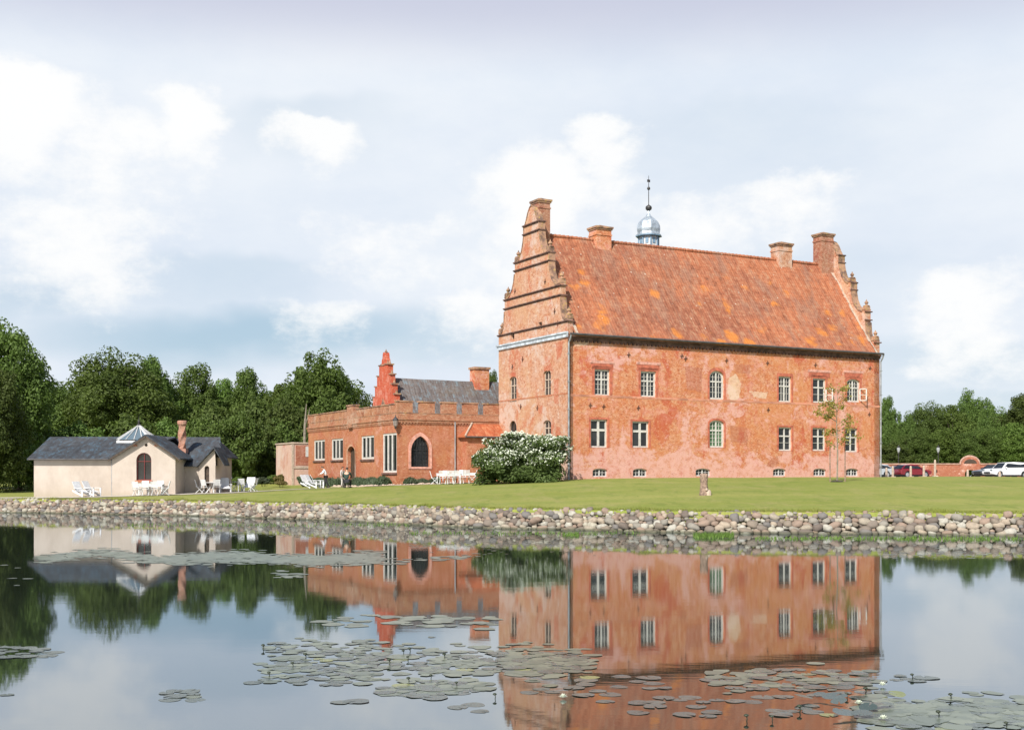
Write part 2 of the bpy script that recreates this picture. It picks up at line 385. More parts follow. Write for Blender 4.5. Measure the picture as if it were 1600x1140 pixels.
simple('red_paint', (.16, .018, .016), .5, .2, 6)
simple('white_furniture', (.64, .65, .67), .45, .06, 6)
simple('dark_wood', (.055, .035, .022), .7, .4, 6, bump=.2)
simple('weathered_wood', (.24, .165, .125), .9, .45, 7, bump=.6)
simple('pale_trunk', (.22, .19, .145), .9, .3, 6, bump=.3)
def m_glass(n):
    o = n.obj(); f = n.noise(o, .8, 2)
    return {'Base Color': n.mix(n.rng(f, .35, .65), (.012, .014, .017), (.03, .033, .036)), 'Roughness': .08, 'Specular IOR Level': .6,
            'Normal': n.bump(n.noise(o, 2.2, 2), .10, .02)}
mat('dark_glass', m_glass)
mat('green_glass', lambda n: {'Base Color': n.mix(n.rng(n.noise(n.obj(), 1.2, 2), .4, .6), (.05, .11, .05), (.10, .18, .10)), 'Roughness': .15})
mat('curtain_glass', lambda n: {'Base Color': n.mix(n.rng(n.noise(n.obj(), 2, 2), .4, .6), (.20, .17, .15), (.34, .30, .27)), 'Roughness': .12})
mat('sky_glass', lambda n: {'Base Color': (.10, .14, .17), 'Roughness': .06, 'Specular IOR Level': .8})
def m_cream(n):
    o = n.obj(); f = n.noise(n.scale(o, 1, 1, .6), .8, 6, .7); g = n.noise(o, 9, 4); z = n.xyz(o)[2]
    c = n.mix(n.rng(f, .3, .7), (.40, .34, .29), (.485, .42, .365))
    c = n.mix(n.math('MULTIPLY', n.rng(n.math('ADD', z, n.math('MULTIPLY', f, .9)), 1.1, .35), .6), c, (.42, .35, .29))
    c = n.mix(n.rng(g, .55, .75, 0, .3), c, (.5, .42, .34))
    return {'Base Color': c, 'Roughness': .95, 'Specular IOR Level': .1, 'Normal': n.bump(g, .3, .02)}
mat('cream_render', m_cream)
def m_stone(n):
    r = n.island(); o = n.pos(); f = n.noise(o, 7, 5, .7)
    cr = n.new('ShaderNodeValToRGB'); n.l.new(r, cr.inputs[0]); e = cr.color_ramp; e.interpolation = 'CONSTANT'
    cols = [(.28, .22, .17), (.42, .35, .27), (.20, .18, .17), (.33, .23, .175), (.48, .43, .34), (.24, .19, .155), (.47, .37, .28), (.32, .285, .24), (.36, .25, .19), (.50, .46, .39), (.17, .13, .11)]
    e.elements[0].position = 0; e.elements[0].color = (*cols[0], 1); e.elements[1].position = 1 / 11; e.elements[1].color = (*cols[1], 1)
    for i in range(2, 11): q = e.elements.new(i / 11); q.color = (*cols[i], 1)
    c = n.mix(n.rng(f, .35, .75, 0, .6), cr.outputs[0], (.19, .16, .125)); c = n.mix(1, c, (.76, .79, .80), 'MULTIPLY')
    z = n.xyz(o)[2]; c = n.mix(n.rng(z, .14, .03, 0, .75), c, (.07, .075, .045))
    return {'Base Color': c, 'Roughness': .9, 'Specular IOR Level': .25, 'Normal': n.bump(f, .4, .03)}
mat('field_stone', m_stone)
simple('soil', (.05, .042, .032), 1, .4, 3, bump=.5)
simple('bed_soil', (.20, .16, .12), 1, .3, 5, bump=.3)
mat('gravel', lambda n: {'Base Color': n.mix(n.rng(n.noise(n.pos(), 6, 6, .8), .35, .65), (.33, .29, .24), (.55, .50, .43)), 'Roughness': .95})
def leafmat(name, a, b_, trans=.35, flower=None):
    def b(n):
        r = n.island(); o = n.obj(); f = n.noise(o, .35, 4, .6); orr = n.orand()
        c = n.mix(n.rng(f, .35, .65), a, b_)
        c = n.mix(n.rng(r, 0, 1, 0, .4, False), c, tuple(q * .65 for q in a))
        c = n.mix(n.rng(r, .86, 1, 0, .5, False), c, tuple(min(1, q * 1.9) for q in b_))
        hs = n.new('ShaderNodeHueSaturation'); n.l.new(c, hs.inputs['Color'])
        n.put(hs.inputs['Hue'], n.rng(orr, 0, 1, .485, .512, False)); n.put(hs.inputs['Value'], n.rng(orr, 0, 1, .68, 1.3, False))
        d = n.new('ShaderNodeBsdfPrincipled'); n.l.new(hs.outputs[0], d.inputs['Base Color']); d.inputs['Roughness'].default_value = .6; d.inputs['Specular IOR Level'].default_value = .2
        t = n.new('ShaderNodeBsdfTranslucent'); n.l.new(n.mix(1, hs.outputs[0], (1.3, 1.5, .6), 'MULTIPLY'), t.inputs[0])
        m = n.new('ShaderNodeMixShader'); m.inputs[0].default_value = trans
        n.l.new(d.outputs[0], m.inputs[1]); n.l.new(t.outputs[0], m.inputs[2]); return m.outputs[0]
    return mat(name, b)
leafmat('leaves', (.074, .114, .026), (.110, .160, .038), .3)
leafmat('light_leaves', (.092, .146, .029), (.135, .20, .045), .3)
leafmat('bush_leaves', (.078, .128, .034), (.13, .20, .06), .28)
leafmat('ochre_leaves', (.17, .15, .05), (.24, .20, .08), .3)
leafmat('lavender_leaves', (.075, .105, .060), (.11, .14, .09), .3)
leafmat('sapling_leaves', (.20, .18, .04), (.31, .26, .07), .35)
simple('bark', (.085, .065, .048), .95, .4, 4, bump=.6)
def m_water(n):
    p = n.pos(); y = n.xyz(p)[1]
    a = n.noise(n.scale(p, .55, 1.5, 1), 1.1, 3, .5); b2 = n.noise(n.scale(p, 1.3, 3.2, 1), 2.6, 3, .55)
    gust = n.rng(n.noise(n.scale(p, .035, .06, 1), 1, 3), .42, .62, .35, 1)
    h = n.math('MULTIPLY', n.math('ADD', n.math('MULTIPLY', a, .55), n.math('MULTIPLY', b2, .22)), gust)
    bn = n.bump(h, .22, .009)
    fr = n.new('ShaderNodeFresnel'); fr.inputs[0].default_value = 1.34; n.l.new(bn, fr.inputs['Normal'])
    gl = n.new('ShaderNodeBsdfGlossy'); gl.inputs['Roughness'].default_value = .03; gl.inputs['Color'].default_value = (.90, .95, 1, 1); n.l.new(bn, gl.inputs['Normal'])
    df = n.new('ShaderNodeBsdfDiffuse'); df.inputs[0].default_value = (.016, .022, .016, 1)
    m = n.new('ShaderNodeMixShader'); n.put(m.inputs[0], n.math('ADD', n.math('MULTIPLY', fr.outputs[0], .48), .355)); n.l.new(df.outputs[0], m.inputs[1]); n.l.new(gl.outputs[0], m.inputs[2])
    return m.outputs[0]
mat('water', m_water)
def m_pad(n):
    r = n.island(); q = n.orand(); f = n.noise(n.obj(), 12, 4)
    c = n.mix(q, (.05, .07, .06), (.09, .112, .092)); c = n.mix(n.rng(q, .9, .97), c, (.22, .24, .07)); c = n.mix(n.rng(f, .5, .75, 0, .4), c, (.07, .09, .05))
    return {'Base Color': c, 'Roughness': .24, 'Specular IOR Level': .9, 'Normal': n.bump(f, .3, .01)}
mat('lily_leaf', m_pad)
mat('float_weed', lambda n: {'Base Color': n.mix(n.island(), (.085, .11, .075), (.17, .195, .13)), 'Roughness': .3, 'Specular IOR Level': .8})
simple('petal', (.60, .64, .52), .5, .08, 8)
simple('bud', (.03, .04, .02), .5, .3, 8)
simple('skin', (.50, .29, .20), .55, .08, 5)
simple('hair', (.035, .022, .015), .7, .3, 20)
simple('white_shirt', (.74, .75, .78), .8, .06, 10)
simple('dark_trousers', (.022, .022, .026), .85, .3, 10)
simple('green_coat', (.025, .05, .042), .85, .3, 10)
simple('pale_cloth', (.50, .47, .45), .85, .2, 10)

# ------------------------------------------------------------------ setting: ground, soil edge, water
def make_ground():
    xs = np.concatenate([[-900, -400, -220, -140, -110], np.arange(-90, 90.1, 1.0), [110, 140, 220, 400, 900]])
    V = []; F_ = []
    ts = [-30, -12, -4, -1.2, -.3, .02, .12, .4, .9, 1.6, 2.5, 3.5, 5, 6.5, 8, 10, 12, 14, 16.5, 19, 22, 25, 28, 31, 34, 37, 40, 44, 48, 54, 60, 68, 78, 92, 115, 160, 260, 500, 1300]
    for x in xs:
        xc = max(-90, min(90, x)); w = wy(xc)
        for t in ts:
            z = -1.4 if t < -1 else (-.9 if t < 0 else gz(xc, w + t))
            if 0 <= t < .1: z = -.4
            elif t < 1.6 and t > 0: z += .02 * mnoise.noise((x, t, 3))
            V.append((x, w + t, z))
    m = len(ts)
    for i in range(len(xs) - 1):
        for j in range(m - 1):
            F_.append((i * m + j, (i + 1) * m + j, (i + 1) * m + j + 1, i * m + j + 1))
    mb = MB(); mb.add(V, F_); o = mb.build('ground', 'grass', smooth=True, fix=True)
    o['kind'] = 'structure'
make_ground()
mb = MB(); mb.add([(-900, -60, 0), (900, -60, 0), (900, 102, 0), (-900, 102, 0)], [(0, 1, 2, 3)])
mb.build('water', 'water')['kind'] = 'structure'
mb = MB(); mb.box(-900, 900, -60, 102, -3, -1.42); mb.build('pond_bed', 'soil')['kind'] = 'structure'

def path_sheet(name, pts, width, m):
    """sheet draped on the ground along a poly line"""
    V = []; pts = [Vector(p) for p in pts]; out = []
    for i in range(len(pts) - 1):
        for k in range(12): out.append(pts[i].lerp(pts[i + 1], k / 12))
    out.append(pts[-1]); K = 6
    for i, p in enumerate(out):
        d = (out[min(i + 1, len(out) - 1)] - out[max(i - 1, 0)]).normalized(); nn = Vector((-d.y, d.x))
        w = width * (1 + .15 * math.sin(i * 1.3) * math.sin(i * .4))
        for k in range(K + 1):
            q = p.to_2d() + nn * w * (k / K - .5); V.append((q.x, q.y, gz(q.x, q.y) + .03))
    Fc = [(i * (K + 1) + k, i * (K + 1) + k + 1, (i + 1) * (K + 1) + k + 1, (i + 1) * (K + 1) + k) for i in range(len(out) - 1) for k in range(K)]
    o = MB().add(V, Fc).build(name, m); o['kind'] = 'structure'; return o
path_sheet('gravel_path', [(-37, 83.3), (-30, 83.2), (-24.5, 83.4), (-20, 87), (-16, 92.5), (-12.5, 93.6), (-9.5, 90.5), (-4, 89.6), (-1, 90.5)], 2.2, 'gravel')
path_sheet('parking_gravel', [(28, 128), (45, 127), (62, 127)], 20, 'gravel')

# ------------------------------------------------------------------ field stone embankment wall (one dry wall, its stones are its fabric)
def make_stone_wall():
    rnd = random.Random(4); import bmesh
    bm = bmesh.new(); bmesh.ops.create_icosphere(bm, subdivisions=2, radius=1); base = np.array([v.co[:] for v in bm.verts]); tri = np.array([[v.index for v in f.verts] for f in bm.faces]); bm.free()
    variants = []
    for k in range(14):
        V = base.copy()
        for i in range(len(V)):
            nz = mnoise.noise(Vector(V[i]) * 1.1 + Vector((k * 7, 0, 0))); n2 = mnoise.noise(Vector(V[i]) * 2.3 + Vector((0, k * 5, 0)))
            V[i] = V[i] * (1 + .42 * nz + .22 * n2)
        V = np.sign(V) * np.abs(V) ** .74; variants.append(V)
    VV = []; QQ = []; cnt = 0
    def put(c, s, yaw, roll):
        nonlocal cnt
        V = variants[rnd.randrange(14)] * np.array(s)
        m = np.array(Matrix.Rotation(yaw, 3, 'Z') @ Matrix.Rotation(roll, 3, 'Y') @ Matrix.Rotation(rnd.uniform(-.3, .3), 3, 'X'))
        VV.append(V @ m.T + np.array(c)); QQ.append(tri + cnt); cnt += len(V)
    x = -60.0
    rows = [(.02, 0.0, 1.2), (.20, .10, 1.15), (.37, .19, 1.1), (.53, .28, 1.0), (.68, .37, .92), (.80, .47, .72)]
    for ri, (z, back, sc) in enumerate(rows):
        x = -62.0 + rnd.random()
        while x < 46:
            s = rnd.choice((.09, .11, .13, .15, .18, .23)) * sc * rnd.uniform(.85, 1.15)
            slope = (wy(x + .3) - wy(x - .3)) / .6; dx = 1 / math.sqrt(1 + slope * slope)
            x += s * .92 * dx
            h = min(s * rnd.uniform(.62, .95), .155)
            put((x, wy(x) + back - .28 + rnd.uniform(-.07, .09), z + rnd.uniform(-.05, .055)), (s, s * .95, h), math.atan(slope), rnd.uniform(-.35, .35))
            x += s * .92 * dx
    # small chinking stones between the courses and a few fallen ones at the waterline
    x = -60
    while x < 46:
        x += rnd.uniform(.06, .19); s = rnd.uniform(.05, .11); t = rnd.random()
        put((x, wy(x) + t * .62 - .26, .10 + t * .76), (s, s, s * .75), rnd.random() * 3, rnd.uniform(-.5, .5))
        if rnd.random() < .16: put((x, wy(x) - .36 - rnd.random() * .45, -.02), (s * 1.9, s * 1.7, s * 1.1), rnd.random() * 3, 0)
    o = np_mesh('stone_wall', np.concatenate(VV), np.concatenate(QQ), 'field_stone', smooth=True)
    tag(o, 'low wall of rounded field stones retaining the lawn above the water', 'wall')
    V = []; Fc = []          # dark earth seen through the joints
    xs = np.arange(-62, 46.1, .5)
    for x in xs:
        w = wy(x)
        V += [(x, w - .22, -.4), (x, w - .2, .04), (x, w + .12, .42), (x, w + .42, .82), (x, w + .52, .86)]
    for i in range(len(xs) - 1):
        for k in range(4): Fc.append((i * 5 + k, (i + 1) * 5 + k, (i + 1) * 5 + k + 1, i * 5 + k + 1))
    MB().add(V, Fc).build('soil', 'soil', parent=o)
make_stone_wall()

# ------------------------------------------------------------------ openings
def rect(a0, a1, z0, z1): return [(a0, z0), (a1, z0), (a1, z1), (a0, z1)]
def arch(a0, a1, z0, z1, rise, n_=10, pointed=False):
    c = (a0 + a1) / 2; w = (a1 - a0) / 2; pts = [(a0, z0), (a1, z0)]
    zs = z1 - rise
    for i in range(n_ + 1):
        t = i / n_
        if pointed:
            if t <= .5: q = t * 2; a = a1 - w * (1 - math.cos(q * math.pi / 2.6)) / (1 - math.cos(math.pi / 2.6)); z = zs + rise * math.sin(q * math.pi / 2.6) / math.sin(math.pi / 2.6)
            else: q = (1 - t) * 2; a = a0 + w * (1 - math.cos(q * math.pi / 2.6)) / (1 - math.cos(math.pi / 2.6)); z = zs + rise * math.sin(q * math.pi / 2.6) / math.sin(math.pi / 2.6)
        else:
            th = math.pi * t; a = c + w * math.cos(th); z = zs + rise * math.sin(th)
        pts.append((a, z))
    return pts
def shrink(pts, k):
    ca = sum(p[0] for p in pts) / len(pts); a0 = min(p[0] for p in pts); a1 = max(p[0] for p in pts); z0 = min(p[1] for p in pts); z1 = max(p[1] for p in pts)
    sa = (a1 - a0 - 2 * k) / (a1 - a0); szz = (z1 - z0 - 2 * k) / (z1 - z0); cz = (z0 + z1) / 2; ca = (a0 + a1) / 2
    return [(ca + (a - ca) * sa, cz + (z - cz) * szz) for a, z in pts]
def window(M, hole, parent, cols=2, vrows=(.36,), bars=(2, 3), fm='cream_paint', gm='dark_glass', fw=.12, depth=.13, name='window', barw=.028, mull=.11):
    """frame with mullions and glazing bars (part) and its pane (sub-part)"""
    a0 = min(p[0] for p in hole); a1 = max(p[0] for p in hole); z0 = min(p[1] for p in hole); z1 = max(p[1] for p in hole)
    mb = MB(); inner = shrink(hole, fw); k = len(hole)
    vs_ = [M(a, z, depth) for a, z in hole] + [M(a, z, depth) for a, z in inner] + [M(a, z, depth + .07) for a, z in inner]
    mb.add(vs_, [(i, (i + 1) % k, (i + 1) % k + k, i + k) for i in range(k)] + [(i + k, (i + 1) % k + k, (i + 1) % k + 2 * k, i + 2 * k) for i in range(k)])
    def bx(p0, p1, q0, q1, d0, d1): mb.box(p0, p1, q0, q1, d0, d1, M=lambda a, z, d: M(a, z, d))
    ia0, ia1, iz0, iz1 = a0 + fw, a1 - fw, z0 + fw, z1 - fw
    def top_at(a):         # height of the inner outline over a (arched heads)
        best = iz1
        for i in range(len(inner)):
            (p, q), (r_, s_) = inner[i], inner[(i + 1) % len(inner)]
            if min(p, r_) <= a <= max(p, r_) and abs(r_ - p) > 1e-6:
                zz = q + (s_ - q) * (a - p) / (r_ - p)
                if zz > (iz0 + iz1) / 2: best = zz
        return best
    for c in range(1, cols):
        a = ia0 + (ia1 - ia0) * c / cols; bx(a - mull / 2, a + mull / 2, iz0, top_at(a), depth - .02, depth + .045)
    zt = [iz1 - (iz1 - iz0) * v for v in vrows]
    for z in zt: bx(ia0, ia1, z - mull / 2, z + mull / 2, depth - .012, depth + .05)
    segs = [iz0] + sorted(zt) + [iz1]
    if bars:
        nb = bars[0]
        for c in range(cols):
            ca0 = ia0 + (ia1 - ia0) * c / cols; ca1 = ia0 + (ia1 - ia0) * (c + 1) / cols
            for j in range(1, nb):
                a = ca0 + (ca1 - ca0) * j / nb; bx(a - barw / 2, a + barw / 2, iz0, top_at(a), depth + .01, depth + .055)
        for i in range(len(segs) - 1):
            nr = bars[1 + i] if len(bars) > 1 + i else 1
            for j in range(1, nr):
                z = segs[i] + (segs[i + 1] - segs[i]) * j / nr; bx(ia0, ia1, z - barw / 2, z + barw / 2, depth + .012, depth + .05)
    w = mb.build(name, fm, parent)
    pb = MB(); tri = tessellate_polygon([[Vector((a, z, 0)) for a, z in hole]]); pb.add([M(a, z, depth + .06) for a, z in hole], tri)
    pb.build('pane', gm, w)
    return w

# ------------------------------------------------------------------ CASTLE
CX, CY, CZ = 4.0, 88.0, 2.2; TH = math.atan2(.473, .881)
castle = thing('castle', 'tall red brick castle with steep tiled roof and stepped curved gables', 'castle', (CX, CY, CZ), TH)
U = Vector((math.cos(TH), math.sin(TH))); Vv = Vector((-U.y, U.x))
LEN, DEP, EAVE, RIDGE = 30.4, 10.7, 10.5, 18.6
def fu(px):
    k = (px - 800) / F; return (k * CY - CX) / (U.x - U.y * k)
def fz(px, py):
    Y = CY + U.y * fu(px); return H + (YH - py) / F * Y - CZ
def fv(px):
    k = (px - 800) / F; return (CX - k * CY) / (-Vv.x + Vv.y * k)
def fvz(px, py):
    Y = CY + Vv.y * fv(px); return H + (YH - py) / F * Y - CZ
Mf = lambda a, z, d=0: (a, d, z)
Ml = lambda a, z, d=0: (d, a, z)
def wu(u, v): p = Vector((CX, CY)) + U * u + Vv * v; return p
holes = []; wins = []
def addw(px0, px1, py0, py1, kind='rect', **kw):
    pc = (px0 + px1) / 2; a0, a1 = fu(px0), fu(px1); z1, z0 = fz(pc, py0), fz(pc, py1)
    h = rect(a0, a1, z0, z1) if kind == 'rect' else arch(a0, a1, z0, z1, kw.pop('rise', .35))
    holes.append(h); wins.append((h, kw))
addw(929, 953, 577, 618, bars=(2, 3, 2)); addw(1001, 1025, 580, 620, bars=(2, 3, 2))
addw(1108.5, 1131.5, 579, 624, kind='arch', rise=.5, bars=(2, 3, 2), fw=.15)
addw(1216.5, 1236.5, 588, 628, bars=(2, 2, 2)); addw(1270, 1290.5, 591, 629, bars=(1, 2, 1), open_=True); addw(1323.5, 1343.5, 592, 628, kind='arch', rise=.25, bars=(2, 3, 2), fw=.14, open_=True)
addw(923, 949, 655, 699, bars=(1, 1, 1), mull=.17); addw(988, 1014, 658, 699, bars=(1, 1, 1), mull=.17)
addw(1108.5, 1131.5, 656, 699, kind='arch', rise=.35, bars=(2, 4, 2), gm='green_glass', fw=.13)
addw(1216.5, 1237, 667, 704, bars=(1, 2, 1)); addw(1269.5, 1290, 668, 704, bars=(1, 2, 1)); addw(1320.5, 1340, 669, 706, bars=(1, 2, 1))
for i, (pa, pb_) in enumerate(((926, 949), (989, 1011), (1087, 1110), (1208, 1228), (1271, 1291), (1322, 1341))):
    addw(pa, pb_, 731.5, 743.5 if i > 1 else 744.5, kind='arch', rise=.18, fm='white_paint', vrows=(), bars=(2, 2), fw=.08, mull=.09)
GAB = [(5.35, 0), (5.35, 11.55), (5.02, 11.55), (5.0, 11.45), (4.72, 11.6), (4.5, 11.95), (4.38, 12.5), (4.33, 13.2), (4.33, 14.25), (3.98, 14.25), (3.95, 14.1), (3.5, 14.3), (3.05, 14.75),
       (2.78, 15.3), (2.66, 15.9), (2.64, 16.85), (2.30, 16.85), (2.27, 16.7), (1.9, 16.95), (1.5, 17.5), (1.28, 18.1), (1.16, 18.7), (1.16, 19.3), (.95, 19.42), (.72, 19.8), (.5, 20.25), (.22, 20.6), (.0, 20.7)]
def gable_outline(c=DEP / 2):
    half = GAB; return [(c + w, z) for w, z in half] + [(c - w, z) for w, z in reversed(half[:-1])]
mb = MB(); mb.facade([(0.002, -1.2), (LEN - .002, -1.2), (LEN - .002, EAVE), (0.002, EAVE)], holes, Mf, .26); mb.build('front_wall', 'castle_front_brick', castle)
mb = MB(); mb.box(.6, LEN - .6, DEP - .3, DEP, -1.2, EAVE); mb.build('rear_wall', 'castle_front_brick', castle)
for h, kw in wins:
    kw.setdefault('vrows', (.36,)); base_w = kw.get('fm') == 'white_paint'; op = kw.pop('open_', False)
    wf_ = window(Mf, h, castle, **kw)
    a0 = min(p[0] for p in h); a1 = max(p[0] for p in h); z0 = min(p[1] for p in h); z1 = max(p[1] for p in h)
    if not base_w:      # worn red brick dressing round the opening
        rr = random.Random(int(a0 * 9)); ex_ = .13 + rr.random() * .08
        big_ = [((a - (a0 + a1) / 2) * (1 + 2 * ex_ / (a1 - a0)) + (a0 + a1) / 2 + rr.uniform(-.02, .02), (z - z0) * (1 + (.26 if z0 > 5 else .16) / (z1 - z0)) + z0 - .02) for a, z in h]
        mb = MB(); mb.facade(big_, [[(a, max(z, z0 + .001)) for a, z in h]], lambda a, z, d=0: (a, d - .012, z), .012); mb.build('brick_dressing', 'worn_head', wf_)
    if op:              # casement standing open against the light
        mb = MB(); L = (a1 - a0) * .42; hz_ = (z1 - z0) * .60
        Mo = lambda a, z, d: (a1 - .03 + a * .55 + d, .02 - a * .83, z)
        for q in ((0, L, z0 + .12, z0 + .19), (0, L, z0 + hz_ - .07, z0 + hz_), (0, .07, z0 + .12, z0 + hz_), (L - .07, L, z0 + .12, z0 + hz_), (0, L, z0 + hz_ * .52, z0 + hz_ * .52 + .04)): mb.box(q[0], q[1], q[2], q[3], 0, .04, M=Mo)
        mb.build('open_casement', 'cream_paint', wf_)
# side wall with its gable
sh = []; sw = []
def adds(px0, px1, py0, py1, kind='rect', rise=.3):
    pc = (px0 + px1) / 2; a1, a0 = fv(px0), fv(px1); z1, z0 = fvz(pc, py0), fvz(pc, py1)
    h = rect(a0, a1, z0, z1) if kind == 'rect' else arch(a0, a1, z0, z1, rise); sh.append(h); sw.append(h)
adds(849, 860.5, 578, 619, 'arch', .3); adds(796, 807, 588, 627.5, 'arch', .3); adds(849, 861, 656, 690, 'arch', .3); adds(796, 807, 657, 700, 'arch', .6)
# small attic slots in the gable
for px, py in ((844, 508), (801, 524)):
    sh.append(rect(fv(px + 2.5), fv(px - 2.5), fvz(px, py + 6), fvz(px, py - 5)))
slots = sh[4:]
o1 = gable_outline(); o1 = [(a, (z if z > 0 else -1.2)) for a, z in o1]
mb = MB(); mb.facade(o1, sh, Ml, .26, thick=.46); mb.build('gable_wall', 'castle_side_brick', castle)
for i, h in enumerate(sw):
    window(Ml, h, castle, cols=2, vrows=(.35,) if i < 3 else (.45,), bars=(1, 2, 1), fm='stone_trim' if i < 3 else 'dark_wood', fw=.08, mull=.08)
for h in slots:
    pb = MB(); pb.add([Ml(a, z, .2) for a, z in h], [(0, 1, 2, 3)]); pb.build('slot_pane', 'dark_glass', castle)
Mr = lambda a, z, d=0: (LEN - .6 + d, a, z)
mb = MB(); mb.facade(o1, [], Mr, .2, thick=.6); mb.build('gable_wall', 'castle_side_brick', castle)
# copings along the gable outline, string courses, pinnacles
def gable_trim(x0, x1, out):
    mb = MB(); ol = gable_outline()
    for i in range(1, len(ol) - 2):
        (a, z), (b, w) = ol[i], ol[i + 1]
        if (abs(a - b) < .02 and abs(z - w) > .7) or z < 11 or w < 11:
            if mb.v: mb.build('coping', 'coping', castle)
            mb = MB(); continue
        na, nz = (w - z), -(b - a); L = math.hypot(na, nz); na, nz = na / L * .07, nz / L * .07
        if nz < 0: na, nz = -na, -nz
        q = [(a, z), (b, w), (b + na, w + nz), (a + na, z + nz)]
        mb.prism(q, lambda aa, zz, d: (d, aa, zz), x0 - .05, x1 + .05)
    if mb.v: mb.build('coping', 'coping', castle)
    mb = MB()
    for z, w in ((11.35, 5.47), (14.05, 4.43), (13.35, 4.43), (16.72, 2.76), (16.1, 2.76), (18.65, 1.30), (19.3, 1.30)):
        a0, a1 = DEP / 2 - w, DEP / 2 + w
        if out < 0: mb.box(x0 - .12, x0 - .001, a0, a1, z + .02, z + .09); mb.box(x0 - .05, x0 - .002, a0 + .03, a1 - .03, z - .05, z + .02)
        else: mb.box(x1 + .001, x1 + .13, a0, a1, z, z + .09)
        for a, b in ((a0, a0 + .11), (a1 - .11, a1)): mb.box(x0 - .1, x1 + .1, a, b, z + .002, z + .088)
    mb.build('string_course', 'dark_moulding', castle)
    for w, z in ((5.18, 11.55), (4.15, 14.25), (2.47, 16.85)):
        for sgn in (-1, 1):
            mb = MB(); cx, cy = (x0 + x1) / 2, DEP / 2 + sgn * w
            mb.box(cx - .24, cx + .24, cy - .2, cy + .2, z, z + .32)
            mb.lathe((cx, cy, z + .32), [(.0, 0), (.26, 0), (.27, .06), (.1, .12), (.09, .18), (.17, .27), (.15, .37), (.06, .45), (.03, .56), (0, .6)], 10)
            mb.build('pinnacle', 'coping', castle)
gable_trim(0, .46, -1); gable_trim(LEN - .6, LEN, 1)
mb = MB(); mb.box(-.12, 0.001, -.08, DEP + .1, 10.22, 10.5); mb.box(-.2, 0.001, -.1, DEP + .14, 10.5, 10.62); mb.build('lead_band', 'lead', castle)
# relief band between the storeys on both faces, and a plinth
mb = MB()
mb.box(.0, LEN, -.015, .0, fz(1060, 623) - .09, fz(1060, 623) + .07); mb.build('storey_band', 'faded_band', castle)
zb_ = fvz(830, 621); mb = MB(); mb.box(-.015, 0, 0, DEP, zb_ - .06, zb_ + .06); mb.build('storey_band', 'chapel_brick', castle)
# lintel hood patches: projecting brick heads over the openings
for pa, pb_, py in ((922, 960, 566), (994, 1032, 568), (1262, 1298, 580), (1318, 1349, 581)):
    mb = MB(); z = fz((pa + pb_) / 2, py); mb.box(fu(pa), fu(pb_), -.03, 0, z - .08, z + .12); hd = mb.build('hood', 'pink_hood', castle)
    mb = MB(); mb.box(fu(pa) + .1, fu(pb_) - .1, -.012, 0, z - .5, z - .081); mb.build('brick_head', 'worn_head', hd)
for px, py in ((982, 554), (1071, 560), (1135, 563), (1199, 567), (1274, 570), (1359, 575), (922, 633), (943, 635), (997, 637), (1358, 647), (1200, 640), (1065, 556)):
    a, z = fu(px), fz(px, py); mb = MB(); mb.rbox((a, -.03, z), (.05, .04, .36), (0, .1, 0)); mb.rbox((a, -.035, z), (.05, .03, .3), (0, 1.5, 0)); mb.build('wall_anchor', 'rust', castle)
for px, py in ((817, 561), (872, 505), (814, 635), (840, 637), (801, 573), (852, 440), (805, 455), (867, 486)):
    a, z = fv(px), fvz(px, py); mb = MB(); mb.rbox((-.03, a, z), (.04, .05, .4), (.1, 0, 0)); mb.rbox((-.035, a, z), (.03, .05, .26), (1.5, 0, 0)); mb.build('wall_anchor', 'rust', castle)
# repairs in newer brick and bare plaster scars, each a thin skin on the wall
def patch(M, pts, m, seed, off=.006):
    rr = random.Random(seed); out = []
    for i in range(len(pts)):
        (a, z), (b, w) = pts[i], pts[(i + 1) % len(pts)]; k = max(2, int(math.hypot(b - a, w - z) / .12))
        for j in range(k): t = j / k; out.append((a + (b - a) * t + rr.uniform(-.05, .05), z + (w - z) * t + rr.uniform(-.05, .05)))
    mb = MB(); tri = tessellate_polygon([[Vector((a, z, 0)) for a, z in out]]); mb.add([M(a, z, -off) for a, z in out], tri); mb.build('repair_patch', m, castle)
def fp(l): return [(fu(x), fz(x, y)) for x, y in l]
def sp_(l): return [(fv(x), fvz(x, y)) for x, y in l]
for i, l in enumerate(([(866, 592), (873, 590), (873, 630), (866, 632)], [(869, 665), (875, 667), (876, 690), (868, 690)], [(869, 536), (880, 531), (877, 558), (870, 562)], [(796, 583), (806, 581), (807, 588), (797, 590)], [(849, 572), (860, 569), (861, 578), (850, 580)])):
    patch(Ml, sp_(l), 'new_brick', i)
for i, l in enumerate(([(1070, 572), (1098, 575), (1096, 612), (1074, 608)], [(1140, 664), (1168, 668), (1168, 692), (1142, 690)], [(1118 + 28, 568), (1172, 570), (1172, 584), (1150, 582)], [(1205, 716), (1216, 712), (1215, 724), (1207, 730), (1198, 727)])):
    patch(Mf, fp(l), 'new_brick', 20 + i)
for i, l in enumerate(([(1139, 590), (1150, 584), (1158, 600), (1155, 622), (1143, 630), (1136, 612)], [(895, 528), (925, 530), (915, 540), (898, 541)], [(1170, 610), (1200, 613), (1196, 622), (1178, 620)])):
    patch(Mf, fp(l), 'bare_plaster', 40 + i)
